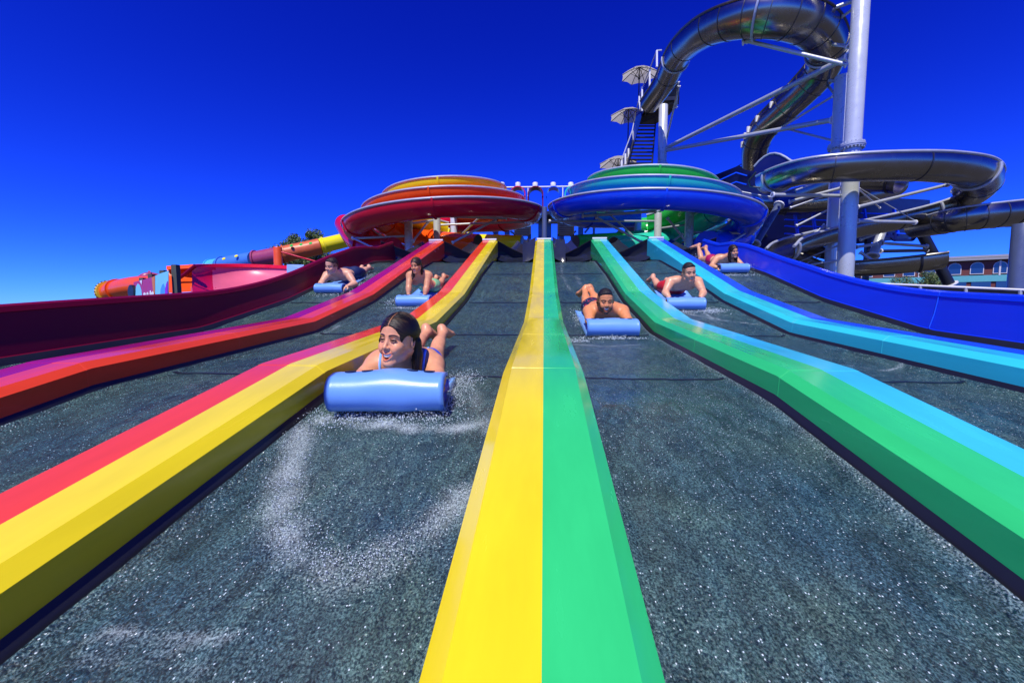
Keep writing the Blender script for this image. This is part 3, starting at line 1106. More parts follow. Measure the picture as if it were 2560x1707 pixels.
for a_, c_, r_ in (((2108, 648, 13.0), (1990, 668, 13.4), .03), ((2142, 470, 12.2), (2200, 520, 13.3), .02), ((2060, 560, 13.2), (1990, 640, 13.0), .018), ((2095, 545, 13.6), (2010, 600, 13.2), .03), ((2150, 600, 13.8), (2260, 560, 13.6), .035), ((1975, 520, 14.2), (2090, 480, 14.0), .03), ((2050, 640, 13.9), (1960, 690, 13.2), .016), ((2150, 630, 14.2), (2200, 665, 14.0), .05)):
    beam(root, at(*a_), at(*c_), r_, 'galv')
root = thing('leaning_strut', 'black leaning strut in front of the red brick building', 'strut', at(2360, 700, 16), 'leaning struts under the steel slides')
beam(root, at(2300, 575, 16), at(2374, 712, 16), .17, 'black')
beam(root, at(2200, 628, 15.6), at(2318, 626, 16), .06, 'black')
root = thing('leaning_strut', 'dark blue leaning strut beside the blue spiral', 'strut', at(1900, 600, 13.8), 'leaning struts under the steel slides')
beam(root, at(1948, 512, 14.2), at(1888, 610, 13.6), .11, 'navy_pillar')

# ---- navy ribbed hull of the bowl slide behind
root = thing('navy_bowl', 'dark navy ribbed fibreglass bowl slide behind the coil', 'slide bowl', at(2000, 560, 19))
prof_u = [(1742, 452, 446, 21.2), (1792, 436, 500, 20.6), (1840, 417, 540, 20.2), (1878, 396, 570, 19.8), (1905, 386, 610, 19.4), (1960, 440, 625, 19.0)]
rw = []
for u, v0, v1, d in prof_u:
    rw.append([at(u, v0 + (v1 + 30 - v0) * k / 8, d + .35 * math.sin(math.pi * k / 8)) for k in range(9)])
q = MB()
q.grid(rw, flip=True)
q.grid([[p + Vector((.1, .25, 0)) for p in r] for r in rw])
q.build('upper_hull', M['f_navy'], root, smooth=30)
for u0, u1, v0, v1 in ((1790, 1840, 455, 432), (1840, 1868, 432, 440), (1790, 1840, 476, 455), (1840, 1866, 455, 462), (1800, 1840, 500, 477), (1840, 1866, 477, 484), (1850, 1880, 415, 420)):
    q = MB()
    q.bar(at(u0, v0, 20.0), at(u1, v1, 19.8), .10, .05)
    q.build('rib', M['f_blue'], root, smooth=False)
for u_, v_, w_, d_ in ((1742, 452, 520, 20.9), (1780, 437, 480, 20.4)):
    q = MB()
    q.bar(at(u_, v_, d_), at(u_, w_, d_), .15, .15)
    q.build('end_post', M['f_navy'], root, smooth=False)
# lower drum
rw = []
for k in range(13):
    t = k / 12
    u = 1890 + 435 * t
    top = 520 - 14 * math.sin(math.pi * t) - 20 * t
    bot = 622 + 6 * math.sin(math.pi * t) - 34 * t
    d = 18.6 - 1.6 * math.sin(math.pi * t)
    rw.append([at(u, top + (bot - top) * j / 4, d + .25 * j / 4 * 2) for j in range(5)])
q = MB()
q.grid(rw, flip=True)
q.grid([[p + Vector((0, .4, 0)) for p in r] for r in rw])
q.build('lower_hull', M['f_navy'], root, smooth=30)
for va in (533, 549, 566, 584):
    for ua, ub in ((1962, 2000), (2004, 2078), (2150, 2230), (2236, 2300)):
        q = MB()
        q.bar(at(ua, va + random.uniform(-1, 1), 16.75), at(ub, va + 3, 16.7), .1, .045)
        q.build('rib', M['f_blue'], root, smooth=False)
for ua in (1985, 2030, 2090, 2160, 2235, 2290):
    q = MB()
    q.bar(at(ua, 522, 16.7), at(ua + 10, 590, 16.8), .1, .07)
    q.build('upright_rib', M['f_blue'], root, smooth=False)
q = MB()
for pa, pb_ in (((2215, 578, 16.2), (2236, 600, 16.2)), ((2236, 600, 16.2), (2280, 600, 16.2)), ((2280, 600, 16.2), (2302, 575, 16.2)), ((2236, 582, 16.2), (2236, 600, 16.2)), ((2120, 588, 16.2), (2240, 592, 16.2))):
    q.bar(at(*pa), at(*pb_), .08, .10)
q.build('under_frame', M['f_navy'], root, smooth=False)
for u in (2075, 2170):
    q = MB()
    p = at(u, 595, 17.4)
    q.bar(p, Vector((p.x, p.y, 0)), .16, .16)
    q.build('support_leg', M['black'], root, smooth=False)
q = MB()                                             # dark machinery deck closing the view under the coil
q.bar(at(1870, 596, 19.4), at(2180, 590, 19.0), 1.5, .12)
q.build('service_deck', M['black'], root, smooth=False)

# ---- steel stairs with landing on the stair column
root = thing('steel_staircase', 'black open-tread steel staircase climbing to the bowl slide', 'staircase', at(1600, 410, 19))
NT = 12
for k in range(NT):
    t = k / (NT - 1)
    v = 418 - 102 * t
    d = 19.2 + 3.0 * t
    ul, ur = 1569 + 27 * t, 1628 + 10 * t
    q = MB()
    a, c = at(ul, v, d), at(ur, v, d)
    q.bar(a, c, .13, .04)
    q.build('tread', M['black'], root, smooth=False)
for e in (0, 1):
    q = MB()
    q.bar(at(1567 if e == 0 else 1629, 422, 19.1), at(1596 if e == 0 else 1639, 310, 22.3), .05, .26)
    q.build('stringer', M['black'], root, smooth=False)
q = MB()
c0 = at(1650, 262, 20.6)
q.box(c0 + Vector((.0, .2, 0)), (1.45, 1.6, .16))
q.build('landing', M['black'], root, smooth=False)
q = MB()
q.grid([[at(1597, 312, 22.0), at(1638, 312, 22.0)], [at(1612, 272, 21.4), at(1690, 272, 20.4)]])
q.grid([[at(1622, 262, 20.8), at(1697, 262, 20.0)], [at(1650, 205, 20.2), at(1700, 205, 19.6)]])
q.build('upper_flight', M['black'], root, smooth=False)
for u, v0, v1, d in ((1598, 240, 288, 21), (1605, 218, 278, 20.8), (1624, 175, 246, 20.4), (1589, 285, 318, 21.6), (1581, 328, 360, 20.8), (1571, 372, 396, 20.0), (1563, 385, 412, 19.6), (1554, 402, 418, 19.4), (1642, 127, 168, 19.6)):
    q = MB()
    q.bar(at(u, v0, d), at(u, v1, d), .07, .07)
    q.build('rail_post', M['white'], root, smooth=False)
q = MB()
q.bar(at(1642, 127, 19.6), at(1654, 126, 19.6), .05, .05)
q.tube([at(1554, 400, 19.4), at(1581, 326, 20.8), at(1589, 283, 21.6), at(1600, 236, 21), at(1624, 174, 20.4), at(1642, 127, 19.6)], .025, 6)
q.build('handrail', M['galv'], root)
M['mesh_panel'] = plain('blue_screen', (.006, .03, .28), .2)
q = MB()
q.grid([[at(1556, 404, 19.4), at(1556, 418, 19.4)], [at(1582, 330, 20.8), at(1584, 362, 20.8)], [at(1600, 240, 21.0), at(1606, 285, 21.0)], [at(1622, 190, 20.6), at(1626, 246, 20.6)]])
q.build('side_screen', M['mesh_panel'], root, smooth=False)

# ---- parasols on the stair
M['canvas'] = plain('ecru_canvas', (.62, .58, .48), .85, var=.05, bump=.1, bscale=80)
_nt = M['canvas'].node_tree
_tr = N(_nt, 'ShaderNodeBsdfTranslucent')
_tr.inputs['Color'].default_value = (.66, .62, .50, 1)
_ms = N(_nt, 'ShaderNodeMixShader')
_ms.inputs[0].default_value = .55
_o = [n for n in _nt.nodes if n.type == 'OUTPUT_MATERIAL'][0]
L(_nt, _nt.nodes['Principled BSDF'], 'BSDF', _ms, 1)
L(_nt, _tr, 'BSDF', _ms, 2)
L(_nt, _ms, 0, _o, 'Surface')


def parasol(u, v, d, r, label):
    c = at(u, v, d)                                  # hub under the canopy
    root = thing('parasol', label, 'parasol', c - Vector((0, 0, 2.2)), 'parasols beside the steel staircase')
    n = 8
    apex = c + Vector((0, 0, .42))
    vs, fs = [apex], []
    for k in range(n):
        a = 2 * math.pi * (k + .3) / n
        vs.append(c + Vector((r * .5 * math.cos(a), r * .5 * math.sin(a), .26)))
    for k in range(n):
        a = 2 * math.pi * (k + .3) / n
        vs.append(c + Vector((r * math.cos(a), r * math.sin(a), .0)))
    mid = []
    for k in range(n):
        a = 2 * math.pi * (k + .8) / n
        vs.append(c + Vector((r * .89 * math.cos(a), r * .89 * math.sin(a), .035)))
    for k in range(n):
        k2 = (k + 1) % n
        fs += [(0, 1 + k, 1 + k2), (1 + k, 1 + n + k, 1 + 2 * n + k), (1 + k, 1 + 2 * n + k, 1 + k2), (1 + k2, 1 + 2 * n + k, 1 + n + k2)]
    b = MB()
    b.add(vs, fs)
    b.build('canopy', M['canvas'], root, smooth=False)
    for k in range(n):
        b = MB()
        b.bar(apex - Vector((0, 0, .04)), vs[1 + k] - Vector((0, 0, .03)), .02, .025)
        b.bar(vs[1 + k] - Vector((0, 0, .03)), vs[1 + n + k] - Vector((0, 0, .03)), .02, .025)
        b.build('rib', M['black'], root, smooth=False)
    b = MB()
    for k in range(n):
        b.bar(c + Vector((0, 0, -.12)), vs[1 + k] - Vector((0, 0, .03)), .015, .015)
    b.build('struts', M['black'], root, smooth=False)
    b = MB()
    b.tube([apex, c - Vector((0, 0, 2.2))], .028, 10)
    b.lathe(c + Vector((0, 0, -.16)), [(.06, 0), (.06, .09)], 10)
    b.build('pole', M['black'], root)


parasol(1598, 190, 21.0, .86, 'highest cream parasol tilted up beside the steel stairs')
parasol(1571, 292, 21.6, .92, 'middle cream parasol beside the steel stairs')
parasol(1545, 412, 20.6, .92, 'lowest cream parasol just above the green spiral')

# ---- red brick building with arched windows far right
M['brick'] = plain('red_render', (.15, .04, .032), .8, var=.12, scale=.5, bump=.1, bscale=30)
M['glass'] = plain('window_glass', (.01, .03, .12), .08, spec=.8)
M['roofgrey'] = plain('grey_fascia', (.30, .30, .30), .7)
M['mintband'] = plain('mint_cladding', (.12, .42, .40), .4)
M['stucco'] = plain('white_stucco', (.62, .6, .56), .7)
BD = 62.
c0, c1 = at(2150, 712, BD + 8), at(2760, 712, BD - 6)
c0.z = c1.z = 0
dirx = (c1 - c0)
Lb = dirx.length
dirx.normalize()
back = Vector((-dirx.y, dirx.x, 0))
zr = at(2440, 652, BD).z
zb1 = at(2440, 690, BD).z
root = thing('brick_building', 'red two storey building with arched windows and flat overhanging roof', 'building', (c0.x, c0.y, 0))
b = MB()
mid = c0 + dirx * Lb / 2 + back * 6
rot = Matrix(((dirx.x, back.x, 0), (dirx.y, back.y, 0), (0, 0, 1)))
b.box((mid.x, mid.y, zr / 2), (Lb, 12, zr), rot=rot)
b.build('wall', M['brick'], root, smooth=False)
b = MB()
b.box((mid.x, mid.y, zr + .22), (Lb + 1.4, 13.6, .30), rot=rot)
b.box((mid.x, mid.y, zr + .60), (Lb + .4, 12.8, .3), rot=rot)
b.build('roof', M['roofgrey'], root, smooth=False)
b = MB()
b.box((mid.x - back.x * 6.06, mid.y - back.y * 6.06, zb1 - .35), (Lb + .2, .25, .9), rot=rot)
b.build('mint_band', M['mintband'], root, smooth=False)
for k in range(10):
    b = MB()
    w = Lb / 10 - .5
    p = c0 + dirx * (Lb * (k + .5) / 10) - back * .06
    b.box((p.x, p.y, (zb1 - .8) / 2), (w, .12, zb1 - .8), rot=rot)
    b.build('shop_window', M['glass'], root, smooth=False)
hwin = (zr - zb1)
k = 0
sx = .8
while sx < Lb - 1:
    w = .62
    p = c0 + dirx * sx - back * .05
    zs, zt_ = zb1 + hwin * .18, zb1 + hwin * .60
    prof = [Vector((-w, 0, zs)), Vector((w, 0, zs))] + [Vector((w * math.cos(R_(t)), 0, zt_ + w * math.sin(R_(t)))) for t in range(0, 181, 20)]
    b = MB()
    for s_, yo in ((1.14, .0),):
        pr = [Vector((q.x * s_, 0, (q.z - zs) * 1.12 + zs - .1)) for q in prof]
        fr = [p + dirx * q.x - back * .06 + Vector((0, 0, q.z)) for q in pr]
        bk = [p + dirx * q.x + Vector((0, 0, q.z)) for q in pr]
        n_ = len(fr)
        b.add(fr + bk, [tuple(range(n_))] + [(i, (i + 1) % n_, n_ + (i + 1) % n_, n_ + i)[::-1] for i in range(n_)])
    o = b.build('window', M['stucco'], root, smooth=False)
    g = MB()
    g.add([p + dirx * q.x - back * .07 + Vector((0, 0, q.z)) for q in prof], [tuple(range(len(prof)))])
    g.build('pane', M['glass'], o, smooth=False)
    sx += 2.3 if k % 3 else 2.7
    k += 1
for t in (.28, .62, .9):
    p = c0 + dirx * Lb * t - back * .12
    b = MB()
    b.box((p.x, p.y, (zr + zb1) / 2), (.18, .2, zr - zb1 - .1), rot=rot)
    b.build('downpipe', M['stucco'], root, smooth=False)
# ------------------------------------------------------------------ left background
def foliage_tree(name, label, u, vb, vt, d, w, seed, n=2600, group=None):
    r = random.Random(seed)
    base = at(u, vb, d)
    top = at(u, vt, d).z
    x, y = base.x, base.y
    root = thing(name, label, 'tree', (x, y, 0), group)
    b = MB()
    b.tube([(x, y, 0), (x + .1, y, top * .35), (x, y + .1, top * .62), (x + .1, y, top * .85)], [w * .06, w * .05, w * .035, w * .015], 9)
    for k in range(7):
        a = k * 2.4
        b.tube([(x, y, top * (.4 + .05 * k)), (x + w * .3 * math.cos(a), y + w * .3 * math.sin(a), top * (.58 + .05 * k))], [w * .025, w * .008], 6)
    b.build('trunk', M['bark'], root)
    clumps = []
    for k in range(44):
        a, q = r.uniform(0, 6.28), math.sqrt(r.random()) * w * .5
        h = r.uniform(.45, 1)
        shrink = 1 - max(0, (h - .65) / .35) ** 2 * .75
        clumps.append((x + q * shrink * math.cos(a), y + q * shrink * math.sin(a), top * h - w * .08, w * r.uniform(.10, .19)))
    vs, fs, mi = [], [], []
    for k in range(n):
        cx, cy, cz, cr = r.choice(clumps)
        dv = Vector((r.gauss(0, 1), r.gauss(0, 1), r.gauss(0, .8)))
        dv = dv.normalized() * cr * r.random() ** .4
        p = Vector((cx, cy, cz)) + dv
        s = w * r.uniform(.014, .026)
        ax = Vector((r.gauss(0, 1), r.gauss(0, 1), r.gauss(0, 1))).normalized()
        t1 = ax.orthogonal().normalized()
        t2 = ax.cross(t1)
        m = len(vs)
        vs += [p + t1 * s, p + t2 * s * .6, p - t1 * s, p - t2 * s * .6]
        fs.append((m, m + 1, m + 2, m + 3))
        mi.append(r.choice((0, 0, 1)))
    b = MB()
    b.add(vs, fs, mi)
    b.build('crown', [M['leaf'], M['leaf2']], root, smooth=False)


M['bark'] = plain('bark', (.07, .05, .035), .9, bump=.4, bscale=12)
M['leaf'] = plain('leaves', (.085, .13, .028), .55, var=.25, scale=1.5)
M['leaf2'] = plain('leaves_light', (.16, .22, .05), .5, var=.25, scale=1.5)
foliage_tree('leafy_tree', 'round leafy tree left of the red spiral, behind the yellow tube', 735, 700, 588, 34, 3.6, 3, 14000, 'trees behind the slides')
foliage_tree('leafy_tree', 'wider leafy tree touching the red spiral, behind the yellow tube', 782, 700, 578, 36, 3.8, 5, 14000, 'trees behind the slides')
foliage_tree('leafy_tree', 'dark bushy tree in front of the red building', 2318, 720, 676, 30, 2.6, 9, 6000, 'trees behind the slides')
foliage_tree('leafy_tree', 'low dark tree under the steel exit trough', 2255, 725, 690, 32, 2.4, 11, 4000, 'trees behind the slides')

# ---- long multi-coloured tube slide
segs = [([(905, 590, 21.0), (880, 596, 20.6), (842, 606, 20.2), (800, 616, 19.8)], 'f_yellow', .34), ([(800, 616, 19.8), (770, 623, 19.6), (735, 630, 19.4), (705, 637, 19.2)], 'f_coral', .36),
        ([(705, 637, 19.2), (680, 641, 19.2), (655, 646, 19.2), (636, 649, 19.2)], 'f_purple', .36), ([(636, 649, 19.2), (610, 654, 19.4), (580, 659, 19.6), (552, 665, 19.8)], 'f_skyblue', .36), ([(552, 665, 19.8), (540, 667, 20), (528, 669, 20.2)], 'f_cyan', .36)]
M['f_coral'] = plain('faded_orange_fibreglass', (.62, .12, .03), .4, var=.1)
M['f_skyblue'] = plain('faded_blue_fibreglass', (.06, .20, .60), .4, var=.1)
root = thing('striped_tube_slide', 'long closed tube slide in yellow, orange, mauve and blue sections', 'tube slide', at(700, 637, 19.2))
for pts, mk, r in segs:
    closed_tube(root, dpath(pts, 5), r, M[mk], (.97,), 'tube_section')
for (u, v) in ((590, 648), (559, 655), (728, 622), (752, 619), (776, 616)):
    q = MB()
    c = at(u, v, 19.0 - .02)
    q.lathe(c + Vector((0, .22, -.04)), [(.07, -.28), (.075, -.262)], 12, axis=Vector((0, 1, -.9)))
    q.build('round_sticker', M['f_yellow'] if u < 700 else M['f_green'], root)

# ---- orange post
root = thing('orange_post', 'short orange steel post in front of the striped tube', 'post', at(694, 660, 17.4))
p = at(694, 618, 17.4)
q = MB()
q.lathe((p.x, p.y, 0), [(.165, 0), (.165, p.z - .03), (.15, p.z)], 24)
M['o_paint'] = plain('orange_paint', (.80, .085, .005), .35)
q.build('shaft', M['o_paint'], root, smooth=40)
beam(root, at(702, 630, 17.4), at(790, 654, 17.6), .035, 'f_red', False)

# ---- pink bank slide behind the maroon wall
M['pinkish'] = plain('weathered_pink_fibreglass', (.78, .14, .22), .38, var=.12, scale=.8, coat=.15)
root = thing('bank_slide', 'open banked slide with faded pink inside and red rim', 'slide flume', at(580, 700, 13.5))
rw, rim = [], []
NB = 22
for k in range(NB + 1):
    t = k / NB
    u = 472 + 245 * t
    d = 12.6 + 2.2 * t + .9 * math.sin(math.pi * t)
    vt = 661 - 3 * math.sin(math.pi * t) + 3 * t
    r = []
    for j in range(9):
        s = j / 8
        r.append(at(u + 6 * s * (1 - t), vt + 8 + 62 * s, d - 1.15 * s ** 2.2))
    rw.append(r)
    rim.append([at(u, vt, d + .02), at(u, vt + 8, d - .06)])
q = MB()
q.grid(rw, lambda i, j: 0)
q.build('banked_wall', M['pinkish'], root, smooth=True)
q = MB()
q.grid([[p + Vector((0, .05, 0)) for p in r] for r in rw], flip=True)
q.build('outer_shell', M['f_red'], root, smooth=True)
q = MB()
q.grid(rim)
q.grid([[r[0] + Vector((0, .12, 0)), r[0]] for r in rim])
q.build('rim', M['f_red'], root, smooth=30)
rw = []
for k in range(7):
    t = k / 6
    u = 418 + 62 * t
    vt = 664 - 4 * t
    rw.append([at(u, vt + 9 + 60 * s, 12.3 + .25 * t - .9 * s ** 2) for s in (0, .2, .4, .6, .8, 1)])
q = MB()
q.grid(rw)
q.build('orange_panel', M['o_paint'], root, smooth=True)
q = MB()
q.grid([[at(416 + 66 * k / 6, 665 - 4 * k / 6, 12.3), at(416 + 66 * k / 6, 674 - 4 * k / 6, 12.2)] for k in range(7)])
q.grid([[at(416 + 66 * k / 6, 665 - 4 * k / 6, 12.5), at(416 + 66 * k / 6, 665 - 4 * k / 6, 12.3)] for k in range(7)])
q.build('rim', M['f_orange'], root, smooth=30)
jr = []
for u, v in ((489, 664), (476, 674), (462, 686), (449, 694), (440, 706), (436, 722), (436, 736)):
    jr.append(at(u, v, 12.05))
q = MB()
q.tube(jr, .055, 8)
q.build('joint_flange', M['maroon'], root)
q = MB()
q.grid([[at(717, 661, 14.7), at(717, 682, 14.5)], [at(760, 662, 14.8), at(756, 672, 14.7)]])
q.build('blue_end_panel', M['f_skyblue'], root, smooth=False)

# ---- orange tube end with yellow flange
root = thing('tube_bend', 'orange tube bend with bolted yellow flange behind the maroon wall', 'tube slide', at(300, 720, 12.6))
pts = dpath([(270, 732, 14.0), (283, 728, 13.8), (306, 722, 13.5), (340, 716, 13.2), (395, 712, 12.9)], 5)
closed_tube(root, pts, .30, M['f_orange'], ())
q = MB()
q.lathe(pts[2], [(.28, -.09), (.36, -.09), (.36, .09), (.28, .09)], 28, axis=(pts[3] - pts[1]))
M['y_flange'] = plain('yellow_flange', (.80, .55, .02), .4)
fo = q.build('yellow_flange', M['y_flange'], root, smooth=30)
q = MB()
ax = (pts[3] - pts[1]).normalized()
a1 = ax.orthogonal().normalized()
a2 = ax.cross(a1)
for k in range(24):
    t = 2 * math.pi * k / 24
    pc = pts[2] + (a1 * math.cos(t) + a2 * math.sin(t)) * .365
    q.box(pc, (.035, .035, .035))
q.build('bolts', M['black'], fo, smooth=False)
q = MB()
q.lathe(pts[8], [(.29, -.03), (.345, -.03), (.345, .03), (.29, .03)], 28, axis=(pts[9] - pts[7]))
q.build('joint_flange', M['f_orange'], root, smooth=30)
root = thing('tube_bend', 'small mauve tube bend seen over the banner', 'tube slide', at(375, 690, 14.6))
pts = dpath([(350, 700, 15.0), (362, 692, 15.0), (378, 690, 15.1), (395, 694, 15.2)], 5)
closed_tube(root, pts, .13, M['f_purple'], (.6,))

# ---- painted banners on wooden posts
M['wood'] = plain('weathered_wood', (.075, .085, .07), .85, var=.2, scale=6, bump=.3, bscale=25, stretch=(4, 4, .5))
BPT = [(428, 662, 752, 10.2, .125), (398, 676, 752, 10.9, .12), (369, 686, 752, 11.6, .12), (347, 695, 752, 12.1, .12)]
names = ['thick weathered wooden post at the near end of the banner', 'second wooden post from the near end of the banner', 'third wooden post rising above the banner', 'small wooden post at the far end of the banner']
for (u, vt, vb, d, w_), nm in zip(BPT, names):
    p = at(u, vt, d)
    root_ = MB()
    root_.box((p.x, p.y + .12, p.z / 2), (w_, w_, p.z))
    root_.box((p.x, p.y + .12, p.z + .006), (w_ * .9, w_ * .9, .012))
    o = root_.build('wooden_post', M['wood'], smooth=False)
    props(o, nm, 'post', 'wooden posts of the banner fence')


def flatmat(n, c):
    return plain(n, c, .5, var=.04)


M['b_pink'] = flatmat('banner_pink', (.42, .035, .16))
M['b_orange'] = flatmat('banner_orange', (.62, .20, .03))
M['b_sky'] = flatmat('banner_sky', (.20, .62, .82))
M['b_vio'] = flatmat('banner_violet', (.28, .01, .55))
M['b_cyan'] = flatmat('banner_cyan', (.06, .32, .70))
root = thing('banner', 'printed banner with pink, orange and sky blue shapes on the posts', 'banner', at(380, 730, 11))
TOPL = [(332, 706), (347, 702), (365, 697), (382, 692), (389, 689), (400, 684), (420, 677)]
ds = lambda u: 12.3 - (u - 332) / (424 - 332) * 2.2


def bp(u, v, off=0.):
    return at(u, v, ds(u)) + Vector((0, -.0 - off, 0))


def btop(u):
    return interp(TOPL, u)


q = MB()
us = [334 + (388 - 334) * k / 10 for k in range(11)]
q.grid([[bp(u, btop(u) + (760 - btop(u)) * s) for s in (0, .5, 1)] for u in us])
q.grid([[bp(u, btop(u) + (760 - btop(u)) * s) + Vector((0, .012, 0)) for s in (0, .5, 1)] for u in us], flip=True)
q.build('pink_panel', M['b_pink'], root, smooth=False)
q = MB()
us = [388 + (421 - 388) * k / 6 for k in range(7)]
q.grid([[bp(u, btop(u) + (760 - btop(u)) * s) for s in (0, .5, 1)] for u in us])
q.grid([[bp(u, btop(u) + (760 - btop(u)) * s) + Vector((0, .012, 0)) for s in (0, .5, 1)] for u in us], flip=True)
q.build('sky_panel', M['b_sky'], root, smooth=False)


def blob(name, mk, pts, off):
    c = [bp(u, v, off) for u, v in pts]
    q = MB()
    n_ = len(c)
    q.add(c + [p + Vector((0, .006, 0)) for p in c], [tuple(range(n_))] + [(i, n_ + i, n_ + (i + 1) % n_, (i + 1) % n_) for i in range(n_)])
    q.build(name, M[mk], root, smooth=False)


blob('cyan_shape', 'b_sky', [(337, 758), (338, 735), (341, 716), (345, 709), (350, 713), (354, 726), (356, 742), (357, 758)], .01)
blob('orange_shape', 'b_orange', [(380, 694), (388, 690), (388, 730), (386, 742), (383, 724)], .01)
blob('white_drip', 'white', [(350, 702), (356, 700), (355, 712), (352, 706)], .014)
blob('blue_shape', 'b_cyan', [(401, 758), (402, 724), (406, 712), (410, 709), (413, 720), (415, 758)], .01)
blob('violet_shape', 'b_vio', [(413, 758), (414, 722), (417, 708), (420, 702), (421, 758)], .015)
for pts in ([(359, 758), (360, 733), (363, 731), (366, 734), (366, 758)], [(367, 758), (368, 732), (371, 730), (373, 735), (373, 758)], [(375, 758), (376, 727), (378, 726), (380, 732), (383, 728), (386, 733), (386, 758)]):
    blob('white_lettering', 'white', pts, .02)
q = MB()
p = at(332, 730, 12.2)
q.lathe(p, [(.16, -.05), (.2, -.05), (.2, .05), (.16, .05)], 20, axis=Vector((.5, 1, 0)))
q.build('end_ring', M['black'], root)
# ------------------------------------------------------------------ bodies grown from a distance field
V = lambda *a: np.array(a, float)


def unit(v):
    return v / (np.linalg.norm(v) + 1e-9)


class Grid:
    def __init__(s, lo, hi, h):
        s.lo = np.array(lo, float)
        s.h = h
        s.n = np.ceil((np.array(hi) - s.lo) / h).astype(int) + 1
        s.F = np.full(tuple(s.n), 1.0, np.float32)

    def sub(s, lo, hi):
        a = np.maximum(0, np.floor((lo - s.lo) / s.h).astype(int))
        b = np.minimum(s.n, np.ceil((hi - s.lo) / s.h).astype(int) + 1)
        if np.any(b <= a):
            return None
        ax = [(s.lo[i] + s.h * np.arange(a[i], b[i])).astype(np.float32) for i in range(3)]
        X, Y, Z = np.meshgrid(*ax, indexing='ij', sparse=True)
        return (slice(a[0], b[0]), slice(a[1], b[1]), slice(a[2], b[2])), X, Y, Z

    def put(s, prim):
        kind, args, k, op = prim
        fn, lo, hi = SHAPES[kind](*args)
        m = k * 1.2 + 3 * s.h
        q = s.sub(lo - m, hi + m)
        if q is None:
            return
        sl, X, Y, Z = q
        d = fn(X, Y, Z).astype(np.float32)
        f = s.F[sl]
        if op == 'sub':
            d = -d
            if k > 0:
                h = np.clip(.5 - .5 * (f - d) / k, 0, 1)
                s.F[sl] = f * (1 - h) + d * h + k * h * (1 - h)
            else:
                s.F[sl] = np.maximum(f, d)
        else:
            if k > 0:
                h = np.clip(.5 + .5 * (f - d) / k, 0, 1)
                s.F[sl] = f * (1 - h) + d * h - k * h * (1 - h)
            else:
                s.F[sl] = np.minimum(f, d)

    def coords(s):
        ax = [(s.lo[i] + s.h * np.arange(s.n[i])).astype(np.float32) for i in range(3)]
        return np.meshgrid(*ax, indexing='ij', sparse=True)


def sh_cone(a, b, r1, r2):
    a, b = np.array(a, float), np.array(b, float)
    ba = b - a
    l2 = float(ba @ ba) + 1e-12
    rr = r1 - r2
    a2 = l2 - rr * rr
    il2 = 1 / l2

    def fn(X, Y, Z):
        px, py, pz = X - a[0], Y - a[1], Z - a[2]
        y = px * ba[0] + py * ba[1] + pz * ba[2]
        z = y - l2
        x2 = (px * l2 - ba[0] * y) ** 2 + (py * l2 - ba[1] * y) ** 2 + (pz * l2 - ba[2] * y) ** 2
        y2 = y * y * l2
        z2 = z * z * l2
        k = np.sign(rr) * rr * rr * x2
        d = (np.sqrt(np.maximum(x2 * a2 * il2, 0)) + y * rr) * il2 - r1
        d = np.where(np.sign(z) * a2 * z2 > k, np.sqrt(x2 + z2) * il2 - r2, d)
        d = np.where(np.sign(y) * a2 * y2 < k, np.sqrt(x2 + y2) * il2 - r1, d)
        return d
    R = max(r1, r2)
    return fn, np.minimum(a, b) - R, np.maximum(a, b) + R


def sh_ell(c, r, M3=None):
    c, r = np.array(c, float), np.array(r, float)
    M3 = np.eye(3) if M3 is None else np.array(M3, float)      # columns = local axes

    def fn(X, Y, Z):
        p = (X - c[0], Y - c[1], Z - c[2])
        q = [p[0] * M3[0, i] + p[1] * M3[1, i] + p[2] * M3[2, i] for i in range(3)]
        k0 = np.sqrt(sum((q[i] / r[i]) ** 2 for i in range(3)))
        k1 = np.sqrt(sum((q[i] / (r[i] * r[i])) ** 2 for i in range(3))) + 1e-9
        return k0 * (k0 - 1) / k1
    R = float(r.max())
    return fn, c - R, c + R


SHAPES = {'cone': sh_cone, 'ell': sh_ell}


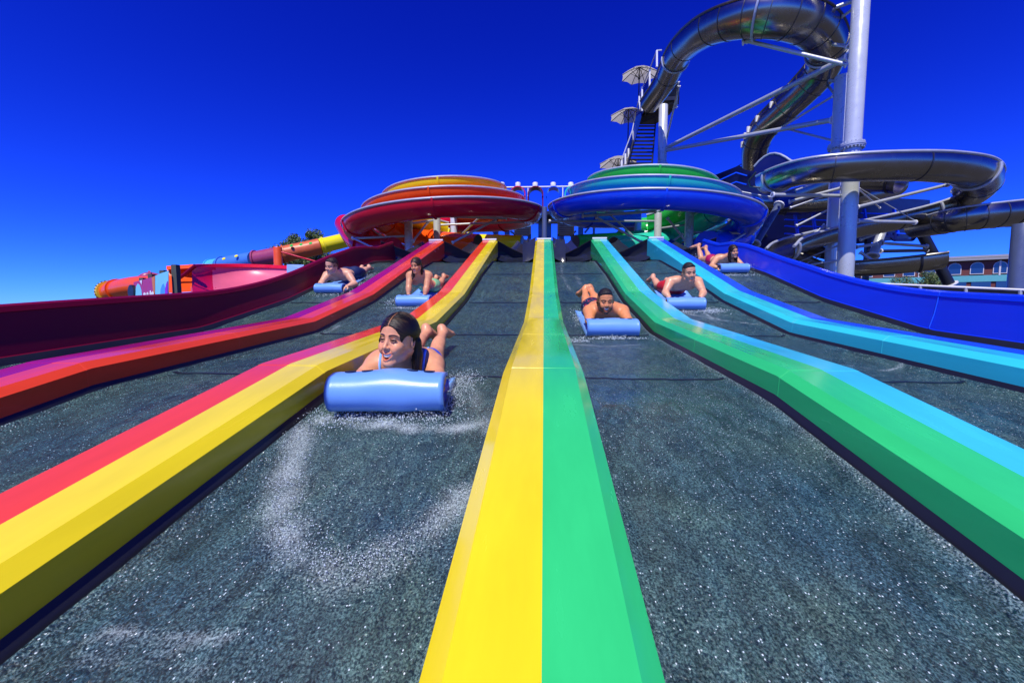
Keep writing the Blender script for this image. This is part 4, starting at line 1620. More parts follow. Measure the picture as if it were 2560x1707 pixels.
def surface(F, lo, h):
    """smooth closed surface of F < 0 (surface nets)"""
    S = F < 0
    n = F.shape
    c = np.zeros((n[0] - 1, n[1] - 1, n[2] - 1), np.int8)
    offs = [(i, j, k) for i in (0, 1) for j in (0, 1) for k in (0, 1)]
    for i, j, k in offs:
        c += S[i:n[0] - 1 + i, j:n[1] - 1 + j, k:n[2] - 1 + k]
    mask = (c > 0) & (c < 8)
    idx = np.argwhere(mask)
    ids = np.full(mask.shape, -1, np.int32)
    ids[mask] = np.arange(len(idx))
    pos = np.zeros((len(idx), 3))
    cnt = np.zeros(len(idx))
    val = {o: F[idx[:, 0] + o[0], idx[:, 1] + o[1], idx[:, 2] + o[2]].astype(float) for o in offs}
    for a in offs:
        for ax in range(3):
            if a[ax]:
                continue
            b = list(a)
            b[ax] = 1
            b = tuple(b)
            fa, fb = val[a], val[b]
            cr = (fa < 0) != (fb < 0)
            t = np.where(cr, fa / np.where(cr, fa - fb, 1), 0)
            p = np.zeros((len(idx), 3)) + np.array(a)
            p[:, ax] = t
            pos += np.where(cr[:, None], p, 0)
            cnt += cr
    verts = (idx + pos / cnt[:, None]) * h + lo
    quads = []
    for ax in range(3):
        sl0 = [slice(1, -1)] * 3
        sl1 = [slice(1, -1)] * 3
        sl0[ax] = slice(0, -1)
        sl1[ax] = slice(1, None)
        A, B = S[tuple(sl0)], S[tuple(sl1)]
        for flip in (False, True):
            e = np.argwhere((A & ~B) if not flip else (~A & B))
            if not len(e):
                continue
            base = e.copy()
            for q in range(3):
                if q != ax:
                    base[:, q] += 1
            u, w = [(1, 2), (2, 0), (0, 1)][ax]

            def cell(du, dw):
                g = base.copy()
                g[:, u] += du
                g[:, w] += dw
                return ids[g[:, 0], g[:, 1], g[:, 2]]
            q4 = [cell(-1, -1), cell(0, -1), cell(0, 0), cell(-1, 0)]
            if flip:
                q4 = q4[::-1]
            quads.append(np.stack(q4, 1))
    return verts, np.concatenate(quads) if quads else np.zeros((0, 4), int)


def np_mesh(name, verts, quads, cols=None):
    me = bpy.data.meshes.new(name)
    me.vertices.add(len(verts))
    me.vertices.foreach_set('co', np.asarray(verts, np.float32).ravel())
    me.loops.add(len(quads) * 4)
    me.loops.foreach_set('vertex_index', np.asarray(quads, np.int32).ravel())
    me.polygons.add(len(quads))
    me.polygons.foreach_set('loop_start', np.arange(0, len(quads) * 4, 4, dtype=np.int32))
    me.update(calc_edges=True)
    if cols is not None:
        a = me.color_attributes.new('tone', 'FLOAT_COLOR', 'POINT')
        a.data.foreach_set('color', np.concatenate([cols, np.ones((len(cols), 1))], 1).astype(np.float32).ravel())
    return me


def tone_mat(name, rough, sss=0., spec=.5, coat=0., bump=0., bscale=300., rad=.01):
    m, nt, b = nodes_of(name)
    a = N(nt, 'ShaderNodeAttribute', attribute_name='tone')
    nz = N(nt, 'ShaderNodeTexNoise', Scale=38.0, Detail=4.0)
    tc = N(nt, 'ShaderNodeTexCoord')
    L(nt, tc, 'Object', nz, 'Vector')
    mr = N(nt, 'ShaderNodeMapRange')
    mr.inputs['From Min'].default_value = .3
    mr.inputs['From Max'].default_value = .7
    mr.inputs['To Min'].default_value = .9
    mr.inputs['To Max'].default_value = 1.08
    L(nt, nz, 'Fac', mr, 'Value')
    mx = N(nt, 'ShaderNodeMix', data_type='RGBA', blend_type='MULTIPLY')
    mx.inputs[0].default_value = 1
    L(nt, a, 'Color', mx, 6)
    L(nt, mr, 'Result', mx, 7)
    L(nt, mx, 2, b, 'Base Color')
    b.inputs['Roughness'].default_value = rough
    b.inputs['Specular IOR Level'].default_value = spec
    b.inputs['Coat Weight'].default_value = coat
    b.inputs['Coat Roughness'].default_value = .15
    if sss:
        b.inputs['Subsurface Weight'].default_value = sss
        b.inputs['Subsurface Radius'].default_value = (1.0, .35, .2)
        b.inputs['Subsurface Scale'].default_value = rad
    if bump:
        n2 = N(nt, 'ShaderNodeTexNoise', Scale=bscale, Detail=3.0)
        L(nt, tc, 'Object', n2, 'Vector')
        bp = N(nt, 'ShaderNodeBump', Strength=bump, Distance=.002)
        L(nt, n2, 'Fac', bp, 'Height')
        L(nt, bp, 'Normal', b, 'Normal')
    return m


M['skin'] = tone_mat('wet_skin', .44, .10, .45, .06, .25, 520., .008)
M['hair'] = tone_mat('wet_hair', .38, 0, .3, 0, .5, 500.)
M['short_hair'] = tone_mat('short_hair', .5, 0, .4, 0, .8, 420.)
M['cloth'] = tone_mat('swim_fabric', .6, 0, .35, 0, .15, 900.)
M['teeth'] = plain('teeth', (.92, .84, .62), .5, var=.02, spec=.2)
M['eye_white'] = plain('eye_white', (.50, .47, .44), .2, var=.02)
M['iris'] = plain('dark_iris', (.02, .012, .008), .1, var=.02)
M['foam_blue'] = plain('blue_foam', (.16, .36, .80), .31, var=.04, scale=9., bump=.08, bscale=300., spec=.45, rvar=.04)
M['strap'] = plain('pale_blue_fabric', (.22, .46, .90), .6)
M['hole_shade'] = plain('hole_shade_paint', (.006, .012, .05), .6)  # colour of the shade inside the mat's grip openings

HEAD_C = {}


def head_prims(C, RH, sex, p):
    """C head centre, RH columns: right, back, up (face looks along -back); cm inside"""
    f = sex == 'f'
    S = .01 * p.get('hs', 1.0)

    sx = p.get('sx', .93 if f else 1.0)

    def T(x, y, z):
        return C + RH @ (V(x * sx, y, z) * S)
    out = []

    def c(a, b, r1, r2, k=1., op='u'):
        out.append(('cone', (T(*a), T(*b), r1 * S, r2 * S), k * S, op))

    def e(a, r, k=1., op='u', rot=None):
        out.append(('ell', (T(*a), V(r[0] * sx, r[1], r[2]) * S, RH if rot is None else RH @ rot), k * S, op))
    w = 1.0 if f else 1.04
    e((0, 1.0, 3.0), (7.3 * w, 9.0, 8.2), .5)
    e((0, -2.6, -2.6), ((5.5 if f else 6.0) * w, 6.0, 8.0), 2.2)
    for s in (-1, 1):
        jr = 1.3 if f else 1.9
        jx = 4.1 if f else 4.7
        c((s * (jx + .8), 1.2, -4.6), (s * jx, -2.0, -7.6 if f else -8.4), jr, jr, 2.2)
        c((s * jx, -2.0, -7.6 if f else -8.4), (s * 1.4, -6.6, -10.4), jr, 1.5, 2.0)
        e((s * 3.9, -5.5, -3.0), (2.5, 2.6, 2.1), 1.6)               # cheekbone
        e((s * 3.5, -6.7, -4.4), (1.7, 1.7, 1.6), 1.2)               # smile cheek
        c((s * 1.2, -7.75, 2.0), (s * 4.7, -6.2, 2.1), .75 if f else 1.0, .7, 1.1)   # brow
        e((s * 6.4 * w, -.2, .8), (1.0, 3.4, 4.0), 1.5)               # temple side
    e((0, -6.9, -10.3), (1.9, 1.7, 1.5), 1.6)
    e((0, -4.9, 5.0), (5.4, 2.6, 4.0), 2.2)                           # forehead
    # eye hollows
    for s in (-1, 1):
        e((s * 3.1, -8.6, .15), (1.75, 1.25, 1.05), .9, 'sub')
    # muzzle
    e((0, -6.6, -6.9), (3.1, 2.2, 2.5), 1.3)
    # nose
    c((0, -7.8, .9), (0, -9.6, -2.7), .62, .85, .8)
    e((0, -9.75, -3.1), (1.0, .95, .85), .5)
    for s in (-1, 1):
        e((s * 1.15, -8.75, -3.35), (.75, .95, .7), .5)
        e((s * .62, -9.5, -4.0), (.38, .5, .35), .25, 'sub')
    # lids
    for s in (-1, 1):
        up = [(1.55, -7.55, .05), (2.4, -8.25, .55), (3.4, -8.2, .62), (4.45, -7.2, .15)]
        lo = [(1.55, -7.55, -.1), (2.4, -8.15, -.42), (3.4, -8.1, -.45), (4.45, -7.2, .0)]
        for q, r in ((up, .31), (lo, .28)):
            for a, b in zip(q, q[1:]):
                c((s * a[0], a[1], a[2]), (s * b[0], b[1], b[2]), r, r, .25)
    # mouth: open smile
    mo = p.get('mouth', 1.0)

    def ym(x):
        return -8.75 + .20 * x * x

    def zu(x):
        return -6.45 + .13 * x * x

    def zl(x):
        return -6.45 - 2.15 * mo + (.13 + 2.05 * mo / 9.0) * x * x
    xs = [-3.0, -2.25, -1.5, -.75, 0, .75, 1.5, 2.25, 3.0]
    for a, b in zip(xs, xs[1:]):
        c((a, ym(a) + .05, zu(a) + .42), (b, ym(b) + .05, zu(b) + .42), .33, .33, .35)
        c((a, ym(a) + .15, zl(a) - .45), (b, ym(b) + .15, zl(b) - .45), .42, .42, .4)
    for x in [q * .2 for q in range(-14, 15)]:
        if zu(x) - zl(x) > .2:
            for yo, rr in ((-.35, .16), (.0, .17), (.35, .2)):
                c((x, ym(x) + yo, zu(x) - .02), (x, ym(x) + yo, zl(x) + .02), rr, rr, .08, 'sub')
            c((x * .92, ym(x) + 1.1, zu(x) + .1), (x * .92, ym(x) + 1.1, zl(x) + .0), .6, .6, .1, 'sub')
    # smile folds
    for s in (-1, 1):
        c((s * 1.9, -8.55, -3.9), (s * 3.5, -7.35, -6.0), .16, .14, .45, 'sub')
        # ear
        rot = np.array(Matrix.Rotation(R_(s * 18), 3, 'Z'))
        e((s * 7.7 * w, 1.3, -.4), (.85, 2.0, 3.2), .4, 'u', rot)
        e((s * 8.4 * w, .6, -.1), (.6, 1.0, 1.9), .35, 'sub', rot)
    return out, T, S, (ym, zu, zl)


def blob_noise(P, sc, seed=0.):
    return np.sin(P[:, 0] * sc + seed) * np.sin(P[:, 1] * sc * 1.3 + 1.7 * seed + 1) * np.sin(P[:, 2] * sc * .9 + 2.1 + seed)


def person(label, W, J, sex, p, hair, garments, res=.006, hres=.003):
    """W world matrix; J joints in local metres"""
    f = sex == 'f'
    k_ = .93 if f else 1.0
    root = thing('person', label, 'person', (0, 0, 0), 'riders on the racing mats')
    root.matrix_world = W
    C = V(*J['head'])
    yaw, pit, rol = J.get('hyaw', 0), J.get('hpitch', 0), J.get('hroll', 0)
    RH = np.array(Matrix.Rotation(R_(yaw), 3, 'Z') @ Matrix.Rotation(R_(pit), 3, 'X') @ Matrix.Rotation(R_(rol), 3, 'Y'))
    hp, T, S, (ym, zu, zl) = head_prims(C, RH, sex, p)
    bp_ = []

    def c(a, b, r1, r2, k=.03):
        bp_.append(('cone', (V(*a), V(*b), r1, r2), k, 'u'))

    def e(a, r, k=.03, rot=None):
        bp_.append(('ell', (V(*a), V(*r), rot), k, 'u'))
    g = {n: V(*v) for n, v in J.items() if isinstance(v, tuple)}
    shm = (g['shl'] + g['shr']) / 2
    hpm = (g['hipl'] + g['hipr']) / 2
    x_ = unit(g['shr'] - g['shl'])
    sp = unit(shm - hpm)
    bk = unit(np.cross(x_, sp))                       # towards the back
    if bk[2] < 0 and abs(bk[2]) > .3:
        bk = -bk
    RS = np.stack([x_, sp, bk], 1)
    wd = np.linalg.norm(g['shr'] - g['shl']) / 2
    Lsp = np.linalg.norm(shm - hpm)
    at_sp = lambda t, off=0.: hpm + (shm - hpm) * t + bk * off
    e(at_sp(.72), (wd * .98, Lsp * .30, .098 * k_), .05, RS)
    e(at_sp(.46), (.125 if not f else .105, Lsp * .28, .082 * k_), .06, RS)
    e(at_sp(.06), (.150 if not f else .155, .13, .092), .06, RS)
    c(g['shl'] * .8 + g['shr'] * .2, g['shr'] * .8 + g['shl'] * .2, .058 * k_, .058 * k_, .05)
    for s, n in ((-1, 'l'), (1, 'r')):
        e(at_sp(-.02, .045) + x_ * s * .075, (.078, .10, .065 * J.get('glute', 1)), .04, RS)
        if f:
            e(at_sp(.76, -.075) + x_ * s * .075, (.062, .066, .06), .035, RS)
        else:
            e(at_sp(.86, -.062) + x_ * s * .078, (.085, .07, .045), .035, RS)
        e(at_sp(.86, .055) + x_ * s * .085, (.07, .09, .035), .04, RS)      # shoulder blade
        sh, el, wr = g['sh' + n], g['el' + n], g['wr' + n]
        e(sh + x_ * s * .012, (.060 * k_, .060 * k_, .062 * k_), .04)
        c(sh, el, .052 * k_, .038 * k_, .03)
        mid = sh * .55 + el * .45
        c(mid - .02 * unit(el - sh), mid + .04 * unit(el - sh), .048 * k_ * (1 if f else 1.12), .043 * k_, .03)
        c(el, wr, .040 * k_, .027 * k_, .02)
        m2 = el * .7 + wr * .3
        c(m2, el * .55 + wr * .45, .043 * k_, .037 * k_, .03)
        # hand: palm, four fingers and a thumb closing on the roll
        d = unit(wr - el)
        hd = unit(V(*J.get('hand_dir', (0, -1, -.05))) * .7 + d * .6)
        side = unit(np.cross(hd, V(0, 0, 1))) * s
        dn = unit(np.cross(side, hd)) * s
        if dn[2] > 0:
            dn = -dn
        pc = wr + hd * .05
        e(pc, (.042 * k_, .052 * k_, .017), .018, np.stack([side, hd, dn], 1))
        for q, (off, ln) in enumerate(((-.030, .062), (-.010, .072), (.010, .068), (.029, .054))):
            b0 = pc + hd * .042 + side * off * k_
            b1 = b0 + (hd * .85 + dn * .5) * ln * .45
            b2 = b1 + (hd * .3 + dn * .95) * ln * .35
            b3 = b2 + (dn * .8 - hd * .6) * ln * .25
            c(b0, b1, .0092, .0088, .006)
            c(b1, b2, .0086, .0080, .003)
            c(b2, b3, .0078, .0070, .003)
        t0 = wr + hd * .02 - side * .028
        t1 = t0 + (-side * .7 + hd * .7 + dn * .3) * .035
        t2 = t1 + (hd * .9 + dn * .5 + side * .1) * .03
        c(t0, t1, .0125, .0105, .01)
        c(t1, t2, .0100, .0085, .003)
        # leg
        hp_, kn, an = g['hip' + n], g['kn' + n], g['an' + n]
        c(hp_, kn, .084 if f else .086, .050 * k_, .04)
        c(hp_ * .75 + kn * .25, hp_ * .5 + kn * .5, .080, .070, .04)
        c(kn, an, .049 * k_, .031 * k_, .03)
        ca = unit(an - kn)
        cb = unit(bk - ca * (bk @ ca)) if abs(bk @ ca) < .95 else -unit(hp_ - kn)
        cm = kn + (an - kn) * .33 + cb * .018
        ax = np.stack([unit(np.cross(ca, cb)), ca, cb], 1)
        e(cm, (.047 * k_, .11, .044 * k_), .03, ax)
        # foot
        ft = V(*J.get('foot' + n, J.get('foot', (0, .5, .85))))
        ft = unit(ft)
        heel = an + unit(ca * .7 - ft * .55) * .038
        c(an, heel, .033 * k_, .031 * k_, .025)
        ball = heel + ft * .155
        fs = unit(np.cross(ft, ca))
        c(heel, ball, .030 * k_, .024, .02)
        c(an + ca * .01, ball - ft * .03, .030 * k_, .022, .03)
        e(ball, (.043 * k_, .034, .017), .02, np.stack([fs, ft, unit(np.cross(fs, ft))], 1))
        big = 1 if (fs @ x_) * s < 0 else -1
        for q in range(5):
            off = (.030 - .0145 * q) * big
            ln = .044 - .0055 * q
            r0 = .0125 if q == 0 else .0092
            b0 = ball + fs * off + ft * .018
            c(b0, b0 + ft * ln * .75 - unit(np.cross(fs, ft)) * .0, r0, r0 * .85, .006)
    hb = T(0, 2.4, -5.5)
    nb = g['neck']
    c(hb, nb, .048 if f else .058, .054 if f else .068, .025)
    for s, n in ((-1, 'l'), (1, 'r')):
        c(hb * .35 + nb * .65 + x_ * s * .02, g['sh' + n] * .75 + shm * .25 + bk * .01, .036 * k_, .042 * k_, .05)
        c(nb + x_ * s * .02 - bk * .045, g['sh' + n] + bk * .01 - x_ * s * .02, .014, .018, .03)          # collar bone
    # sternomastoid
    for s in (-1, 1):
        c(T(s * 6.0, 2.0, -4.5), nb - bk * .04 + x_ * s * .018, .014, .013, .02)

    allp = bp_ + hp
    lo = np.array([1e9] * 3)
    hi = -lo
    for kind, args, k, op in allp:
        _, a, b = SHAPES[kind](*args)
        lo, hi = np.minimum(lo, a), np.maximum(hi, b)
    Rh = .165 * p.get('hs', 1)
    G = Grid(lo - .02, hi + .02, res)
    for q in allp:
        G.put(q)
    X, Y, Z = G.coords()
    dist = np.sqrt((X - C[0]) ** 2 + (Y - C[1]) ** 2 + (Z - C[2]) ** 2)
    FB = np.maximum(G.F, (Rh - 1.6 * res) - dist)
    vb, qb = surface(FB, G.lo, res)
    H = Grid(C - Rh - .01, C + Rh + .01, hres)
    for q in bp_:
        H.put(q)
    for q in hp:
        H.put(q)
    X, Y, Z = H.coords()
    dist = np.sqrt((X - C[0]) ** 2 + (Y - C[1]) ** 2 + (Z - C[2]) ** 2)
    vh, qh = surface(np.maximum(H.F, dist - Rh), H.lo, hres)
    verts = np.concatenate([vb, vh])
    quads = np.concatenate([qb, qh + len(vb)])
    # ---- tones
    skin = V(*p['skin'])
    cols = np.tile(skin, (len(verts), 1))
    cols *= (1 + .05 * blob_noise(verts, 45., 1.))[:, None]
    Pl = (verts - C) @ RH / S                            # head-local cm
    Pl[:, 0] /= p.get('sx', .93 if f else 1.0)
    x, y, z = Pl.T
    inh = np.linalg.norm(Pl, axis=1) < 15.5
    ax_ = np.abs(x)

    def paint(w, col):
        nonlocal cols
        w = np.clip(w, 0, 1)[:, None] * inh[:, None]
        cols = cols * (1 - w) + V(*col) * w
    front = y < -3.5
    # warm cheeks, nose
    paint(np.exp(-((ax_ - 4) ** 2 + (z + 3.6) ** 2) / 4) * front * .35, skin * V(1.05, .72, .68))
    paint(np.exp(-(ax_ ** 2 + (z + 3.2) ** 2) / 1.5) * front * .3, skin * V(1.05, .75, .7))
    if p.get('beard'):
        bw = p['beard']
        lim = np.where(ax_ < 3.2, -4.6, -5.5 + .35 * (ax_ - 3.2))
        lim = np.where(ax_ > 6.0, -.6, lim)
        lim = np.where((ax_ < 1.0) & (z > -5.2), -5.0, lim)
        w = np.clip((lim - z) / .7, 0, 1) * (y < 3.2) * (z > -12.4)
        chk = (ax_ < 3.3) & (z < -6.3) & (z > -9.0) & (ax_ < 1.2) & (z > zl(x) - .9)
        w = np.where(chk, w * .25, w)
        w = w * bw * (.92 + .08 * np.sign(blob_noise(Pl, 14.0, 3.)))
        paint(w, p['haircol'])
    # lips
    inlip = (ax_ < 3.15) & (y < -6.2)
    dz_u = np.abs(z - (zu(x) + .36))
    dz_l = np.abs(z - (zl(x) - .42))
    lipc = skin * V(.95, .50, .52) if f else skin * V(.92, .58, .56)
    ed = np.clip((3.3 - ax_) / .5, 0, 1) * (y < -6.2)
    paint(np.clip((.50 - dz_u) / .2, 0, 1) * ed * .75, lipc)
    paint(np.clip((.60 - dz_l) / .2, 0, 1) * ed * .75, lipc)
    # inside of the mouth
    inside = (ax_ < 3.1) * np.clip((zu(x) + .12 - z) / .2, 0, 1) * np.clip((z - zl(x) + .12) / .2, 0, 1) * np.clip((y - ym(x) - .05) / .35, 0, 1) * (y < -4)
    paint(inside * 1., (.045, .008, .008))
    # brows, lash line
    bz = 2.05 + .28 * np.sin((ax_ - 1.2) * .75) - .03 * (ax_ - 3) ** 2
    bt = .50 if not f else .46
    paint(np.clip((bt * (1.3 - ax_ * .1) - np.abs(z - bz)) / .2 + .3, 0, 1) * np.clip((ax_ - .9) / .4, 0, 1) * np.clip((5.4 - ax_) / .6, 0, 1) * (y < -5) * .95, np.array(p['haircol']) * .9)
    for lz, t_, a_ in ((.42, .34, 1.0), (-.28, .2, .8)):
        lash = (np.abs(z - (lz - .06 * (ax_ - 3) ** 2 * np.sign(lz))) < t_) & (ax_ > 1.5) & (ax_ < 4.7) & (y < -7.0)
        paint(lash * a_, (.012, .008, .007))
    paint(np.exp(-((ax_ - 3) ** 2 / 2.5 + (z - .9) ** 2 / .5)) * front * .25, skin * V(.7, .55, .5))
    # nostrils
    paint(((ax_ - .62) ** 2 + (z + 4.05) ** 2 < .16) & (y < -8.5), skin * .25)
    # shaved / hair roots
    if p.get('fade'):
        w = np.clip((ax_ - 5.2) / .8, 0, 1) * np.clip((z + 1.5) / 2, 0, 1) * (z < 8) * np.clip((y + 4.8) / 1.2, 0, 1) * (y < 9)
        paint(w * .8, p['haircol'])
        paint(((y > 2) & (z > -6) & (ax_ < 7.2)) * .85, p['haircol'])
    me = np_mesh('body', verts, quads, cols)
    body = link_mesh('body', me, M['skin'])
    body.parent = root

    # ---- clothing: skin offset cut by a region
    Xb, Yb, Zb = G.coords()
    for nm, col, fn, thick in garments:
        reg = fn(Xb, Yb, Zb, dict(hpm=hpm, shm=shm, sp=sp, bk=bk, x=x_, g=g, L=Lsp))
        FC = np.maximum(G.F - thick, np.broadcast_to(reg, G.F.shape))
        FC[0] = FC[-1] = 1
        vc, qc = surface(FC, G.lo, res)
        if len(vc) < 10:
            continue
        cc = np.array([col(v) for v in vc]) if callable(col) else np.tile(V(*col), (len(vc), 1))
        o = link_mesh(nm, np_mesh(nm, vc, qc, cc), M['cloth'])
        o.parent = root
    for xo in p.get('straps', ()):                     # thin shoulder straps lying on the skin
        ix = int(round((shm[0] + xo - G.lo[0]) / res))
        sl = G.F[ix]
        zs = G.lo[2] + res * np.arange(G.n[2])
        ys_ = G.lo[1] + res * np.arange(G.n[1])
        zmax = p.get('strap_z', .23)
        pts = []
        for y in np.arange(shm[1] + .14, shm[1] - .16, -.012):
            col_ = (sl[int(round((y - G.lo[1]) / res))] < 0) & (zs < zmax)
            if not col_.any():
                break
            pts.append((y, zs[np.nonzero(col_)[0].max()]))
        yl, zl_ = pts[-1]
        for z_ in np.arange(zl_ - .010, zl_ - .10, -.010):
            row = (sl[:, int(round((z_ - G.lo[2]) / res))] < 0) & (ys_ > shm[1] - .20)
            if row.any():
                pts.append((ys_[np.nonzero(row)[0].min()], z_))
        b = MB()
        sm_ = spline(pts, 2)
        for q in range(3):
            sm_ = [sm_[0]] + [(sm_[i - 1] + 2 * sm_[i] + sm_[i + 1]) / 4 for i in range(1, len(sm_) - 1)] + [sm_[-1]]
        b.tube([Vector((G.lo[0] + ix * res + dx_, q[0], q[1])) for q in sm_ for dx_ in (0,)], .0065, 8)
        o = b.build('bikini_strap', M['strap'])
        o.parent = root
    # ---- eyes and teeth
    for s in (-1, 1):
        b = MB()
        g_ = unit(RH @ V(J.get('gaze', 0) * .01, -1, 0))
        ce = Vector(T(s * 3.05, -7.22, .06))
        prof = [(.95 * S * math.sin(t), -.95 * S * math.cos(t)) for t in np.linspace(.02, 3.12, 12)]
        b.lathe(ce, prof, 16, 0, Vector(g_))
        mi = []
        for fc in b.f:
            cpt = sum((Vector(b.v[q]) for q in fc), Vector()) / len(fc) - ce
            mi.append(1 if cpt.normalized().dot(Vector(g_)) > .66 else 0)
        b.mi = mi
        o = b.build('eye', [M['eye_white'], M['iris']])
        o.parent = root
    b = MB()
    rows = []
    for q in range(15):
        xx = -2.5 + 5.0 * q / 14
        hgt = min(1.05, (zu(xx) - zl(xx)) * .82 + .1) * (.95 + .05 * math.cos(q * 3.14))
        yy = ym(xx) + .30
        rows.append([Vector(T(xx, yy, zu(xx) + .15)), Vector(T(xx, yy - .06, zu(xx) - hgt * .5)), Vector(T(xx, yy + .02, zu(xx) - hgt)), Vector(T(xx, yy + .35, zu(xx) - hgt)), Vector(T(xx, yy + .35, zu(xx) + .15)), Vector(T(xx, yy, zu(xx) + .15))])
    b.grid(rows)
    o = b.build('teeth', M['teeth'])
    o.parent = root
    # ---- hair
    HG = Grid(C - V(.17, .26, .34) * p.get('hgx', 1), C + V(.17, .30, .16), hres if hres < .003 else .0034)
    locks = hair(T, S, RH, C, g, x_, bk)
    for q in locks:
        HG.put(q)
    X, Y, Z = HG.coords()
    px, py, pz = X - C[0], Y - C[1], Z - C[2]
    qx = (px * RH[0, 0] + py * RH[1, 0] + pz * RH[2, 0]) / S
    qy = (px * RH[0, 1] + py * RH[1, 1] + pz * RH[2, 1]) / S
    qz = (px * RH[0, 2] + py * RH[1, 2] + pz * RH[2, 2]) / S
    if p.get('long'):
        ph = np.arctan2(qz - 1, -(qy - 1))
        wav = np.sin(ph * 62 + 2.2 * np.sin(qx * 1.1)) * .6 + np.sin(ph * 37 + 1.4 * qx) * .5
        lowr = np.clip((-qz - 3) / 4, 0, 1)
        wav2 = np.sin(qx * 7.5 + .8 * np.sin(qz * .6)) * .6 + np.sin(qy * 8.5 + .5 * np.sin(qz * .9)) * .5
        HF = HG.F + (wav * (1 - lowr) * .055 + wav2 * lowr * .13) * S
    else:
        wav = np.sin(qx * 8 + 2 * np.sin(qy * 1.9)) * np.sin(qy * 4.4 + 2 * np.sin(qx * 2.6)) + .5 * np.sin(qz * 7 + qx * 4)
        HF = HG.F + wav * S * (.05 + .12 * np.clip((qz - 5) / 4, 0, 1))
    vv, qq = surface(HF, HG.lo, HG.h)
    Pv = (vv - C) @ RH / S
    hc = V(*p['haircol'])
    hl = V(*p.get('hairlight', tuple(hc * 2.5)))
    ph = np.arctan2(Pv[:, 2] - 1, -(Pv[:, 1] - 1))
    st = np.clip(.2 + .5 * np.sin(ph * 62 + 2.2 * np.sin(Pv[:, 0] * 1.1)) + .3 * np.sin(ph * 37 + 1.4 * Pv[:, 0]), 0, 1) ** 1.5
    fr = np.clip((-Pv[:, 1] - 1.0) / 5, 0, 1) * p.get('streak', .3)
    wgt = (st * fr)[:, None]
    hcols = hc * (1 - wgt) + hl * wgt
    if p.get('part'):
        pw = ((np.abs(Pv[:, 0] - .1) < .22) & (Pv[:, 2] > 4) & (Pv[:, 1] < 2))[:, None] * .7
        hcols = hcols * (1 - pw) + skin * .8 * pw
    o = link_mesh('hair', np_mesh('hair', vv, qq, hcols), M['hair'] if p.get('long') else M['short_hair'])
    o.parent = root
    if p.get('long'):                                 # loose wet strands from the parting back over the ears
        r = random.Random(int(p['skin'][0] * 1000) + int(p['mouth'] * 100))
        b = MB()
        tone = []
        for q in range(p.get('strands', 120)):
            sd_ = -1 if q % 2 else 1
            f0 = r.uniform(-35, 50)
            sw = r.uniform(12, 30)
            k = r.uniform(1.0, 1.02)
            pts = []
            for a_ in (3, 20, 38, 56, 74, 88):
                ph_ = R_(f0 - sw * a_ / 90)
                ca_ = math.cos(R_(a_))
                pts.append((sd_ * 8.25 * k * math.sin(R_(a_)) + .1, 1.4 - 10.3 * k * ca_ * math.sin(ph_), 3.5 + 9.0 * k * ca_ * math.cos(ph_)))
            e_ = p.get('strand_end', ((7.6, 4.5, -4), (7.8, 5.2, -12)))
            for t_, (ex, ey, ez) in enumerate(e_):
                pts.append((sd_ * (ex + r.uniform(-.9, .9)), ey + r.uniform(-1.6, 1.6), ez + r.uniform(-1.5, 1)))
            pts = spline(pts, 3)
            n0 = len(b.v)
            m_ = len(pts)
            b.tube([Vector(T(*v_)) for v_ in pts], [S * .13 * (1 - .6 * i_ / m_) for i_ in range(m_)], 5)
            tc_ = hc * 1.3 if r.random() > p.get('streak', .3) * .5 else hl * r.uniform(.5, 1)
            tone += [tc_] * (len(b.v) - n0)
        o = b.build('hair_strands', M['hair'], None, smooth=True)
        ca2 = o.data.color_attributes.new('tone', 'FLOAT_COLOR', 'POINT')
        ca2.data.foreach_set('color', np.concatenate([np.array(tone), np.ones((len(tone), 1))], 1).astype(np.float32).ravel())
        o.parent = root
        o['kind'] = 'stuff'
    return root


# ---- hair styles (cm in the head frame)
def hair_short(top=1.0, side=.35, quiff=.8):
    def fn(T, S, RH, C, g, x_, bk):
        o = []

        def e(a, r, k=.6, op='u'):
            o.append(('ell', (T(*a), V(*r) * S, RH), k * S, op))
        e((0, 1.4, 3.6), (7.45 + side, 9.3 + side, 8.0 + top), .3)
        for q in range(7):
            xx = -4.5 + 1.5 * q
            e((xx, -5.6 + .08 * xx * xx, 8.9 - .10 * xx * xx + quiff * .25), (1.5, 2.2, 1.3 + quiff * .5), .8)
        e((0, 3.0, -3.0), (6.3, 7.4, 5.5), 1.5)
        # keep the face, ears and neck free
        e((0, -9.7, -1.5), (6.3, 6.7, 7.9), .5, 'sub')
        for s in (-1, 1):
            e((s * 7.2, -4.6, -2.4), (2.0, 3.4, 5.4), .5, 'sub')
            e((s * 8.0, 1.0, -1.6), (1.9, 2.4, 4.0), .5, 'sub')
        e((0, 2.0, -11.0), (9.5, 9.5, 5.2), .8, 'sub')
        return o
    return fn


